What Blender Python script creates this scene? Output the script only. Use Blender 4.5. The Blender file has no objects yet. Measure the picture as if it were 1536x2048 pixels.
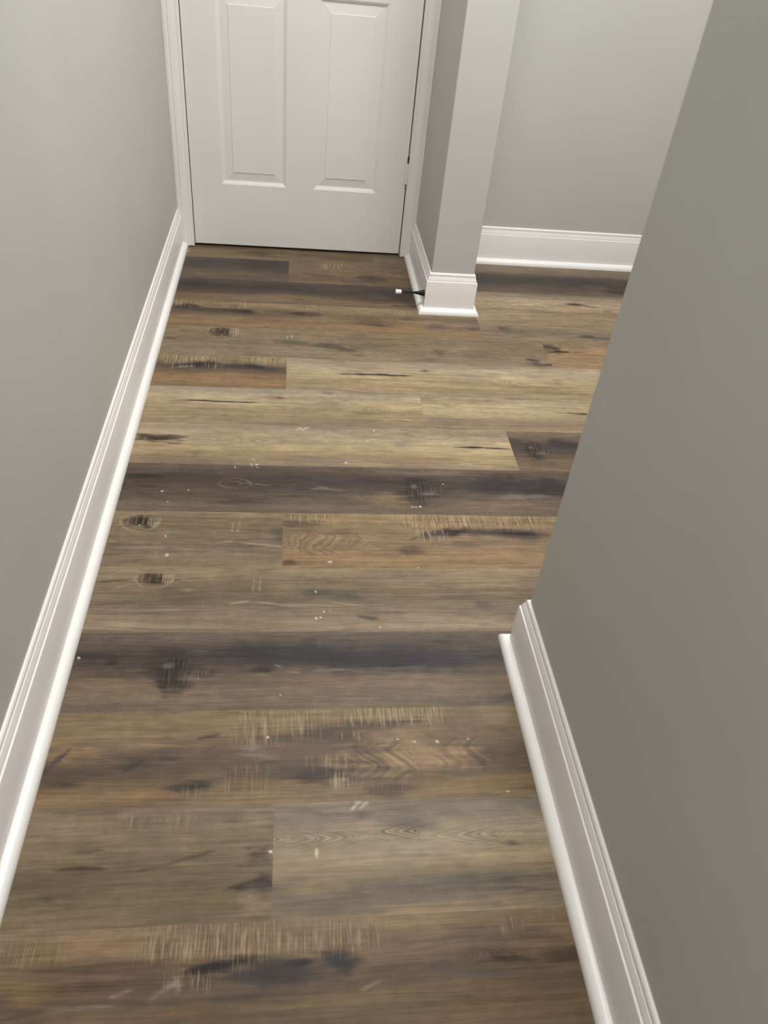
import bpy, bmesh, math, random
import numpy as np
from mathutils import Vector

C = bpy.context.scene.collection
SC = bpy.context.scene

# ------------------------------------------------------------------ camera
cam_data = bpy.data.cameras.new('camera')
cam = bpy.data.objects.new('camera', cam_data)
C.objects.link(cam)
cam.location = (0.0, 0.0, 1.1725)
cam.rotation_euler = (math.radians(49.957), math.radians(-5.061), math.radians(-4.773))
cam_data.sensor_fit = 'VERTICAL'
cam_data.sensor_height = 24.0
cam_data.lens = 1557.87 / 2048 * 24.0
cam_data.clip_start = 0.02
cam_data.dof.use_dof = True
cam_data.dof.focus_distance = 2.35
cam_data.dof.aperture_fstop = 4.5
SC.camera = cam

# ------------------------------------------------------------------ exposure, world, lamps
SC.view_settings.view_transform = 'Standard'
SC.view_settings.look = 'None'
SC.view_settings.exposure = 0.0
SC.view_settings.gamma = 1.0
SC.view_settings.use_curve_mapping = False
wd = bpy.data.worlds.new('world')
SC.world = wd
wd.use_nodes = True
wd.node_tree.nodes['Background'].inputs['Color'].default_value = (1, 1, 1, 1)
wd.node_tree.nodes['Background'].inputs['Strength'].default_value = 0.0
SC.cycles.max_bounces = 10
SC.cycles.diffuse_bounces = 7


def ceiling_lamp(x, y, sx, sy, watts):
    d = bpy.data.lights.new('ceiling_lamp', 'AREA')
    d.shape = 'RECTANGLE'
    d.size, d.size_y = sx, sy
    d.energy = watts
    d.color = (1.0, 0.985, 0.955)
    o = bpy.data.objects.new('ceiling_lamp', d)
    o.location = (x, y, 2.425)
    C.objects.link(o)
    return o


ceiling_lamp(0.0, -0.85, 0.5, 0.5, 28.0)      # hall, over and behind the photographer
ceiling_lamp(0.56, 1.80, 0.5, 0.5, 41.5)      # where the hall meets the side passage
ceiling_lamp(1.50, 1.80, 0.5, 0.5, 17.0)      # further along the side passage

# ------------------------------------------------------------------ materials


def srgb(c):
    c = np.asarray(c, float) / 255.0
    return np.where(c <= 0.04045, c / 12.92, ((c + 0.055) / 1.055) ** 2.4)


def new_mat(name):
    m = bpy.data.materials.new(name)
    m.use_nodes = True
    nt = m.node_tree
    return m, nt, nt.nodes['Principled BSDF']


def node(nt, typ, **kw):
    n = nt.nodes.new(typ)
    for k, v in kw.items():
        if k in n.inputs:
            n.inputs[k].default_value = v
        else:
            setattr(n, k, v)
    return n


def math_node(nt, op, a, b=None, clamp=False):
    n = nt.nodes.new('ShaderNodeMath')
    n.operation = op
    n.use_clamp = clamp
    for i, v in enumerate((a, b)):
        if v is None:
            continue
        if isinstance(v, (int, float)):
            n.inputs[i].default_value = v
        else:
            nt.links.new(v, n.inputs[i])
    return n.outputs[0]


def map_range(nt, v, a, b, c, d, smooth=False):
    n = nt.nodes.new('ShaderNodeMapRange')
    if smooth:
        n.interpolation_type = 'SMOOTHSTEP'
    nt.links.new(v, n.inputs[0])
    for i, x in enumerate((a, b, c, d)):
        n.inputs[i + 1].default_value = x
    return n.outputs[0]


def mix_col(nt, fac, a, b, blend='MIX'):
    n = nt.nodes.new('ShaderNodeMix')
    n.data_type = 'RGBA'
    n.blend_type = blend
    for s, v in (('Factor_Float', fac), ('A_Color', a), ('B_Color', b)):
        k = [i for i in n.inputs if i.identifier == s][0]
        if isinstance(v, (int, float)):
            k.default_value = v
        elif isinstance(v, tuple):
            k.default_value = v
        else:
            nt.links.new(v, k)
    return [o for o in n.outputs if o.identifier == 'Result_Color'][0]


def paint(name, col, rough, bump=0.02, scale=260.0, spec=0.5, scuff=None):
    m, nt, b = new_mat(name)
    geo = node(nt, 'ShaderNodeTexCoord')
    n1 = node(nt, 'ShaderNodeTexNoise', Scale=scale, Detail=3.0, Roughness=0.55)
    n2 = node(nt, 'ShaderNodeTexNoise', Scale=3.5, Detail=2.0)
    nt.links.new(geo.outputs['Object'], n1.inputs['Vector'])
    nt.links.new(geo.outputs['Object'], n2.inputs['Vector'])
    v = map_range(nt, n2.outputs[0], 0.3, 0.7, 0.975, 1.02)
    base = tuple(col) + (1.0,)
    cn = node(nt, 'ShaderNodeVectorMath', operation='SCALE')
    cn.inputs[0].default_value = col
    nt.links.new(v, cn.inputs['Scale'])
    out = cn.outputs[0]
    if scuff:
        for (cx, cy, cz, rx, rz) in scuff:
            s = node(nt, 'ShaderNodeSeparateXYZ')
            nt.links.new(geo.outputs['Object'], s.inputs[0])
            dy = math_node(nt, 'DIVIDE', math_node(nt, 'SUBTRACT', s.outputs[1], cy), rx)
            dz = math_node(nt, 'DIVIDE', math_node(nt, 'SUBTRACT', s.outputs[2], cz), rz)
            dd = math_node(nt, 'ADD', math_node(nt, 'MULTIPLY', dy, dy), math_node(nt, 'MULTIPLY', dz, dz))
            n3 = node(nt, 'ShaderNodeTexNoise', Scale=60.0, Detail=4.0)
            nt.links.new(geo.outputs['Object'], n3.inputs['Vector'])
            f = math_node(nt, 'MULTIPLY', map_range(nt, dd, 0.0, 1.0, 1.0, 0.0, True), map_range(nt, n3.outputs[0], 0.4, 0.65, 0.0, 0.35))
            out = mix_col(nt, f, out, (0.55, 0.56, 0.55, 1))
    nt.links.new(out, b.inputs['Base Color'])
    b.inputs['Roughness'].default_value = rough
    b.inputs['Specular IOR Level'].default_value = spec
    bp = node(nt, 'ShaderNodeBump', Strength=bump, Distance=0.002)
    nt.links.new(n1.outputs[0], bp.inputs['Height'])
    nt.links.new(bp.outputs[0], b.inputs['Normal'])
    return m


M_WALL = paint('grey_wall_paint', (0.494, 0.492, 0.471), 0.55, 0.06, 330.0, 0.35, scuff=[(0, 0.93, 0.585, 0.05, 0.03)])
M_CEIL = paint('white_ceiling_paint', (0.78, 0.77, 0.75), 0.8)
M_TRIM = paint('white_semigloss_trim', (0.79, 0.765, 0.755), 0.36, 0.015, 90.0, 0.5)
M_SHOE = paint('white_shoe_paint', (0.82, 0.815, 0.80), 0.3, 0.03, 120.0, 0.5)
M_DOOR = paint('white_door_paint', (0.745, 0.735, 0.725), 0.42, 0.03, 160.0, 0.45)
M_DARK = paint('dark_void', (0.012, 0.011, 0.010), 0.9, 0.0)
M_BLACK = paint('black_powder_coat', (0.010, 0.010, 0.011), 0.35, 0.0)
M_RUBBER = paint('white_rubber', (0.80, 0.80, 0.79), 0.5, 0.0)
M_GAP_SHADE = paint('dark_gap_shade', (0.02, 0.013, 0.009), 0.4, 0.0)  # near-black colour painted as the shade in the hinge hole


def wood_material():
    m, nt, b = new_mat('vinyl_plank_wood')
    col = node(nt, 'ShaderNodeAttribute', attribute_name='wood_tone')
    ph = node(nt, 'ShaderNodeAttribute', attribute_name='grain')        # x phase, y line strength, z chatter
    sep = node(nt, 'ShaderNodeSeparateXYZ')
    nt.links.new(ph.outputs['Vector'], sep.inputs[0])
    pid = node(nt, 'ShaderNodeAttribute', attribute_name='plank_shift')
    tc = node(nt, 'ShaderNodeTexCoord')
    off = node(nt, 'ShaderNodeVectorMath', operation='ADD')
    nt.links.new(tc.outputs['Object'], off.inputs[0])
    nt.links.new(pid.outputs['Vector'], off.inputs[1])

    def noise(sx, sy, detail, rough=0.6, dist=0.0):
        s = node(nt, 'ShaderNodeVectorMath', operation='MULTIPLY')
        s.inputs[1].default_value = (sx, sy, 1.0)
        nt.links.new(off.outputs[0], s.inputs[0])
        n = node(nt, 'ShaderNodeTexNoise', Scale=1.0, Detail=detail, Roughness=rough, Distortion=dist)
        nt.links.new(s.outputs[0], n.inputs['Vector'])
        return n.outputs[0]
    fibre = noise(20.0, 330.0, 4.0, 0.65, 0.3)
    streak = noise(5.0, 75.0, 3.0, 0.6, 0.7)
    cloud = noise(7.0, 22.0, 3.0, 0.55)
    mottle = noise(34.0, 60.0, 3.0, 0.6)
    sawn = noise(260.0, 9.0, 3.0, 0.6)
    band = noise(6.5, 140.0, 4.0, 0.6, 0.8)
    pore = noise(28.0, 520.0, 2.0)
    line1 = node(nt, 'ShaderNodeTexNoise', noise_dimensions='1D', Scale=1.0, Detail=1.0, Roughness=0.5)
    nt.links.new(sep.outputs[0], line1.inputs['W'])
    # soft tonal drift and fibres
    k = math_node(nt, 'MULTIPLY', map_range(nt, fibre, 0.25, 0.75, 0.84, 1.13), map_range(nt, streak, 0.28, 0.72, 0.82, 1.17))
    k = math_node(nt, 'MULTIPLY', k, map_range(nt, cloud, 0.3, 0.7, 0.86, 1.13))
    k = math_node(nt, 'MULTIPLY', k, map_range(nt, sawn, 0.3, 0.7, 0.98, 1.02))
    k = math_node(nt, 'MULTIPLY', k, map_range(nt, pore, 0.60, 0.75, 1.0, 0.86))
    k = math_node(nt, 'MULTIPLY', k, map_range(nt, mottle, 0.3, 0.7, 0.88, 1.12))
    k = math_node(nt, 'MULTIPLY', k, map_range(nt, band, 0.53, 0.74, 1.0, 0.76, True))
    k = math_node(nt, 'MULTIPLY', k, map_range(nt, band, 0.46, 0.30, 1.0, 1.12, True))
    sc = node(nt, 'ShaderNodeVectorMath', operation='SCALE')
    nt.links.new(col.outputs['Vector'], sc.inputs[0])
    nt.links.new(k, sc.inputs['Scale'])
    # growth lines
    lf = math_node(nt, 'MULTIPLY', map_range(nt, line1.outputs[0], 0.40, 0.66, 0.0, 1.0, True), sep.outputs[1], True)
    crest = math_node(nt, 'MULTIPLY', map_range(nt, line1.outputs[0], 0.42, 0.28, 0.0, 0.24, True), sep.outputs[1])
    dark = mix_col(nt, 1.0, sc.outputs[0], (0.44, 0.44, 0.46, 1), 'MULTIPLY')
    lift = mix_col(nt, 1.0, sc.outputs[0], (1.9, 1.9, 1.9, 1), 'MULTIPLY')
    c0 = mix_col(nt, crest, sc.outputs[0], lift)
    c1 = mix_col(nt, lf, c0, dark)
    # pale saw chatter
    ch = noise(380.0, 17.0, 2.0, 0.5)
    cf = math_node(nt, 'MULTIPLY', map_range(nt, ch, 0.52, 0.64, 0.0, 1.0, True), sep.outputs[2], True)
    pale = tuple(float(v) for v in srgb((176, 158, 128))) + (1,)
    c2 = mix_col(nt, math_node(nt, 'MULTIPLY', cf, 0.50), c1, pale)
    cd = math_node(nt, 'MULTIPLY', map_range(nt, ch, 0.46, 0.36, 0.0, 1.0, True), sep.outputs[2], True)
    c3 = mix_col(nt, math_node(nt, 'MULTIPLY', cd, 0.45), c2, (0.045, 0.034, 0.025, 1))
    nt.links.new(c3, b.inputs['Base Color'])
    nt.links.new(map_range(nt, streak, 0.3, 0.7, 0.44, 0.56), b.inputs['Roughness'])
    b.inputs['Specular IOR Level'].default_value = 0.22
    bp = node(nt, 'ShaderNodeBump', Strength=0.10, Distance=0.0006)
    nt.links.new(fibre, bp.inputs['Height'])
    nt.links.new(bp.outputs[0], b.inputs['Normal'])
    return m


M_WOOD = wood_material()

# ------------------------------------------------------------------ mesh helpers


def link(name, bm, mat, parent=None, smooth=None, bevel=0.0):
    bmesh.ops.recalc_face_normals(bm, faces=bm.faces[:])
    me = bpy.data.meshes.new(name)
    bm.to_mesh(me)
    bm.free()
    for m in (mat if isinstance(mat, (list, tuple)) else [mat]):
        me.materials.append(m)
    o = bpy.data.objects.new(name, me)
    C.objects.link(o)
    if parent:
        o.parent = parent
    if bevel:
        md = o.modifiers.new('bevel', 'BEVEL')
        md.width = bevel
        md.segments = 3
        md.limit_method = 'ANGLE'
    if smooth:
        for p in me.polygons:
            p.use_smooth = True
        me.set_sharp_from_angle(angle=math.radians(smooth))
    return o


def add_box(bm, x0, x1, y0, y1, z0, z1):
    v = [bm.verts.new((x, y, z)) for z in (z0, z1) for y in (y0, y1) for x in (x0, x1)]
    for f in ((0, 1, 3, 2), (4, 6, 7, 5), (0, 4, 5, 1), (2, 3, 7, 6), (0, 2, 6, 4), (1, 5, 7, 3)):
        bm.faces.new([v[i] for i in f])


def box(name, b, mat, parent=None, bevel=0.0):
    bm = bmesh.new()
    add_box(bm, *b)
    return link(name, bm, mat, parent, bevel=bevel)


def structure(o, label=None):
    o['kind'] = 'structure'
    if label:
        o['label'] = label
    return o


def sweep(bm, prof, path, left=True):
    """Sweeps a closed (offset, height) profile along a wall line in plan, mitred at its corners."""
    pts = [Vector((x, y)) for x, y in path]
    nrm = []
    for a, b2 in zip(pts, pts[1:]):
        d = (b2 - a).normalized()
        nrm.append(Vector((-d.y, d.x)) if left else Vector((d.y, -d.x)))
    rings = []
    for i, p in enumerate(pts):
        if i == 0:
            off = nrm[0]
        elif i == len(pts) - 1:
            off = nrm[-1]
        else:
            s = nrm[i - 1] + nrm[i]
            off = s / (1.0 + nrm[i - 1].dot(nrm[i]))
        rings.append([bm.verts.new((p.x + off.x * t, p.y + off.y * t, z)) for t, z in prof])
    n = len(prof)
    for r0, r1 in zip(rings, rings[1:]):
        for j in range(n):
            bm.faces.new((r0[j], r0[(j + 1) % n], r1[(j + 1) % n], r1[j]))
    bm.faces.new(rings[0])
    bm.faces.new(rings[-1])


def tube(bm, pts, rad, seg=12, caps=True):
    rings = []
    up = Vector((0.123, 0.456, 0.88)).normalized()
    for i, p in enumerate(pts):
        p = Vector(p)
        d = (Vector(pts[min(i + 1, len(pts) - 1)]) - Vector(pts[max(i - 1, 0)])).normalized()
        a = d.cross(up).normalized()
        b2 = d.cross(a)
        r = rad[i] if isinstance(rad, (list, tuple)) else rad
        rings.append([bm.verts.new(p + a * (r * math.cos(t)) + b2 * (r * math.sin(t))) for t in (2 * math.pi * k / seg for k in range(seg))])
    for r0, r1 in zip(rings, rings[1:]):
        for j in range(seg):
            bm.faces.new((r0[j], r0[(j + 1) % seg], r1[(j + 1) % seg], r1[j]))
    if caps:
        bm.faces.new(rings[0])
        bm.faces.new(rings[-1])


# ------------------------------------------------------------------ room shell
XL, XR = -0.420, 0.449          # hall walls
YD = 2.920                      # wall with the door
YC = 0.974                      # right wall corner
PX0, PX1, PY = 0.456, 0.601, 2.459   # wall end (pillar) beside the door
H = 2.44
XE, YB = 3.2, -2.6

structure(box('wall_left', (XL - 0.12, XL, YB - 0.12, YD + 0.12, 0, H), M_WALL))
structure(box('wall_right', (XR, XE, YB, YC, 0, H), M_WALL, bevel=0.004))
structure(box('wall_pillar', (PX0, PX1, PY, YD, 0, H), M_WALL, bevel=0.003))
bm = bmesh.new()
add_box(bm, XL, -0.3735, YD, YD + 0.115, 0, H)
add_box(bm, 0.414, XE + 0.12, YD, YD + 0.115, 0, H)
add_box(bm, -0.3735, 0.414, YD, YD + 0.115, 2.055, H)
structure(link('wall_back', bm, M_WALL))
structure(box('wall_behind', (XL, XR, YB - 0.12, YB, 0, H), M_WALL))
structure(box('wall_side', (XE, XE + 0.12, YC, YD, 0, H), M_WALL))
structure(box('ceiling', (XL - 0.12, XE + 0.12, YB - 0.12, YD + 0.12, H, H + 0.1), M_CEIL))
structure(box('dark_backing', (-0.45, 0.5, YD + 0.5, YD + 0.52, 0, 2.2), M_DARK))  # unseen black sheet added so the gaps round the door stay dark

# ------------------------------------------------------------------ baseboards with shoe moulding
BASE = [(0, 0), (0.0135, 0), (0.0135, 0.1085), (0.0128, 0.1105), (0.0105, 0.1112), (0.0105, 0.1128), (0.0100, 0.1160), (0.0086, 0.1195),
        (0.0072, 0.1230), (0.0066, 0.1250), (0.0052, 0.1254), (0.0052, 0.1270), (0.0058, 0.1295), (0.0054, 0.1330), (0.0040, 0.1355), (0.0015, 0.1370), (0, 0.1372)]
SHOE = [(0.012, 0.0), (0.031, 0.0)] + [(0.012 + 0.019 * math.cos(a) ** 0.85, 0.0185 * math.sin(a) ** 0.9) for a in (math.pi / 2 * k / 10 for k in range(1, 10))] + [(0.0135, 0.0185), (0.012, 0.0185)]


def baseboard(name, path, left, label):
    bm = bmesh.new()
    sweep(bm, BASE, path, left)
    o = structure(link(name, bm, M_TRIM, smooth=40), label)
    bm = bmesh.new()
    sweep(bm, SHOE, path, left)
    link('shoe_moulding', bm, M_SHOE, o, smooth=40)
    return o


baseboard('baseboard_left', [(XL, YB), (XL, 2.9035)], False, 'white baseboard along the long left grey wall')
baseboard('baseboard_right', [(XR, YB), (XR, YC), (XE, YC)], True, 'white baseboard on the right wall turning its near corner')
baseboard('baseboard_pillar', [(PX0, 2.9035), (PX0, PY), (PX1, PY), (PX1, YD)], False, 'white baseboard wrapping the wall end beside the door')
baseboard('baseboard_back', [(PX1 + 0.0315, YD), (XE, YD)], False, 'white baseboard on the back wall right of the wall end')

# ------------------------------------------------------------------ door, casing, jamb
CAS = [(0, 0), (0, 0.0085), (0.002, 0.0100), (0.006, 0.0104), (0.010, 0.0092), (0.013, 0.0100), (0.020, 0.0130), (0.028, 0.0150), (0.034, 0.0155), (0.0355, 0.0140), (0.0385, 0.0140),
       (0.040, 0.0165), (0.045, 0.0170), (0.0475, 0.0168), (0.0505, 0.0160), (0.0525, 0.0145), (0.0525, 0)]       # across, proud of the wall


def casing_leg(name, x_in, sign, wide, label):
    bm = bmesh.new()
    pr = [(min(a, wide), d) for a, d in CAS if a <= wide + 0.0005] + ([(wide, 0)] if wide < 0.0525 else [])
    lo = [bm.verts.new((x_in + sign * a, YD - d, 0.0035)) for a, d in pr]
    hi = [bm.verts.new((x_in + sign * a, YD - d, 2.10)) for a, d in pr]
    n = len(pr)
    for j in range(n):
        bm.faces.new((lo[j], lo[(j + 1) % n], hi[(j + 1) % n], hi[j]))
    bm.faces.new(lo)
    bm.faces.new(hi)
    return structure(link(name, bm, M_TRIM, smooth=35), label)


casing_leg('trim_1', -0.3675, -1, 0.0525, 'white moulded door casing against the left wall')
casing_leg('trim_2', 0.4085, 1, 0.0475, 'white moulded door casing beside the wall end')
structure(box('trim_3', (-0.420, 0.456, YD - 0.015, YD, 2.052, 2.102), M_TRIM), 'white door casing across the top of the door')
bm = bmesh.new()
add_box(bm, -0.3735, -0.3665, YD - 0.0005, YD + 0.115, 0.003, 2.055)
add_box(bm, 0.4075, 0.414, YD - 0.0005, YD + 0.115, 0.003, 2.055)
add_box(bm, -0.3665, 0.4075, YD - 0.0005, YD + 0.115, 2.048, 2.055)
add_box(bm, -0.3665, -0.3555, YD + 0.044, YD + 0.08, 0.003, 2.048)     # stop strips
add_box(bm, 0.3965, 0.4075, YD + 0.044, YD + 0.08, 0.003, 2.048)
structure(link('trim_4', bm, M_TRIM), 'white door jamb around the panel door')

DX0, DX1, DY, DZ0, DZ1 = -0.3635, 0.4035, YD + 0.005, 0.0095, 2.044
PANELS = [(-0.2565, -0.0290, 0.2300, 0.8190), (0.0700, 0.2955, 0.2300, 0.8190),
          (-0.2565, -0.0290, 0.985, 1.585), (0.0700, 0.2955, 0.985, 1.585),
          (-0.2565, -0.0290, 1.700, 1.920), (0.0700, 0.2955, 1.700, 1.920)]
RINGS = [(0.0, 0.0), (0.0012, 0.0009), (0.0048, 0.0022), (0.0055, 0.0034), (0.0105, 0.0062), (0.0125, 0.0068), (0.0150, 0.0068), (0.0400, 0.0042), (0.0408, 0.0026), (0.0420, 0.0024)]


def door_leaf():
    bm = bmesh.new()
    xs = sorted({DX0, DX1} | {v for p in PANELS for v in p[:2]})
    zs = sorted({DZ0, DZ1} | {v for p in PANELS for v in p[2:]})
    grid = {(i, j): bm.verts.new((x, DY, z)) for i, x in enumerate(xs) for j, z in enumerate(zs)}
    for i in range(len(xs) - 1):
        for j in range(len(zs) - 1):
            hole = any(abs(p[0] - xs[i]) < 1e-6 and abs(p[1] - xs[i + 1]) < 1e-6 and abs(p[2] - zs[j]) < 1e-6 and abs(p[3] - zs[j + 1]) < 1e-6 for p in PANELS)
            q = [grid[i, j], grid[i + 1, j], grid[i + 1, j + 1], grid[i, j + 1]]
            if not hole:
                bm.faces.new(q)
                continue
            prev = q
            x0, x1, z0, z1 = xs[i], xs[i + 1], zs[j], zs[j + 1]
            for ins, dep in RINGS[1:]:
                cur = [bm.verts.new((x, DY + dep, z)) for x, z in ((x0 + ins, z0 + ins), (x1 - ins, z0 + ins), (x1 - ins, z1 - ins), (x0 + ins, z1 - ins))]
                for k in range(4):
                    bm.faces.new((prev[k], prev[(k + 1) % 4], cur[(k + 1) % 4], cur[k]))
                prev = cur
            bm.faces.new(prev)
    bk = [bm.verts.new((x, DY + 0.035, z)) for x, z in ((DX0, DZ0), (DX1, DZ0), (DX1, DZ1), (DX0, DZ1))]
    bm.faces.new(bk)
    nx, nz = len(xs), len(zs)
    edges = [[grid[i, 0] for i in range(nx)], [grid[nx - 1, j] for j in range(nz)], [grid[i, nz - 1] for i in range(nx - 1, -1, -1)], [grid[0, j] for j in range(nz - 1, -1, -1)]]
    for k, e in enumerate(edges):
        bm.faces.new(e + [bk[(k + 1) % 4], bk[k]])
    return bm


door = structure(link('door_1', door_leaf(), M_DOOR), 'closed white panel door at the end of the hall')


def hinge(z):
    bm = bmesh.new()
    prof = [(0, 0), (0, 0.0165), (0.0008, 0.0170), (0.0008, 0.0330), (0, 0.0335), (0, 0.0500), (0.0008, 0.0505), (0.0008, 0.0665), (0, 0.067), (0, 0.072)]
    for z0, z1 in ((0, 0.0165), (0.0172, 0.034), (0.0347, 0.051), (0.0517, 0.070)):
        tube(bm, [(0.4038, DY - 0.0065, z + z0), (0.4038, DY - 0.0065, z + z1)], 0.0058, 16)
    add_box(bm, 0.398, 0.4030, DY - 0.0015, DY + 0.001, z, z + 0.090)
    h = link('hinge', bm, M_DOOR, door, smooth=40)
    h['label'] = 'white painted hinge on the right edge of the door'
    bm = bmesh.new()
    tube(bm, [(0.4046, DY - 0.0060, z + 0.070), (0.4046, DY - 0.0060, z + 0.075), (0.4046, DY - 0.0060, z + 0.086), (0.4046, DY - 0.0060, z + 0.090), (0.4046, DY - 0.0060, z + 0.093)],
         [0.0024, 0.0026, 0.0028, 0.0036, 0.0022], 12)
    link('hinge_gap_shade', bm, M_GAP_SHADE, h, smooth=40)  # dark plug standing in for the shaded hole above the knuckle


for z in (0.272, 1.02, 1.78):
    hinge(z)

# ------------------------------------------------------------------ spring door stop
SX, SY, SZ = PX0 - 0.0135, 2.4666, 0.0600
stop = bpy.data.objects.new('door_stop', None)
stop.location = (SX, SY, SZ)
C.objects.link(stop)
stop['label'] = 'black spring door stop with white tip screwed into the white baseboard of the wall end'
stop['category'] = 'door stop'


def stop_r(t):
    return 0.0027 + 0.0085 * max(0.0, 1 - t / 0.62) ** 1.6


bm = bmesh.new()
turns, L = 52, 0.079
pts = []
for i in range(turns * 14 + 1):
    t = i / (turns * 14)
    a = 2 * math.pi * turns * t
    r = stop_r(t) - 0.0009
    pts.append((-0.0015 - L * t, r * math.cos(a), 0.0012 * t + r * math.sin(a)))
tube(bm, pts, 0.00095, 6)
link('spring', bm, M_BLACK, stop, smooth=60)
bm = bmesh.new()
tube(bm, [(0.0, 0, 0), (-0.0012, 0, 0), (-0.0030, 0, 0), (-0.0032, 0, 0)], [0.0118, 0.0118, 0.0112, 0.002], 24)
link('base', bm, M_BLACK, stop, smooth=35)
bm = bmesh.new()
zt = 0.0012
tube(bm, [(-0.0785, 0, zt), (-0.0790, 0, zt), (-0.0800, 0, zt), (-0.0960, 0, zt), (-0.0978, 0, zt), (-0.0985, 0, zt)], [0.0055, 0.0062, 0.0066, 0.0076, 0.0072, 0.0058], 24)
link('rubber_tip', bm, M_RUBBER, stop, smooth=45)['label'] = 'white rubber tip'

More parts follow.
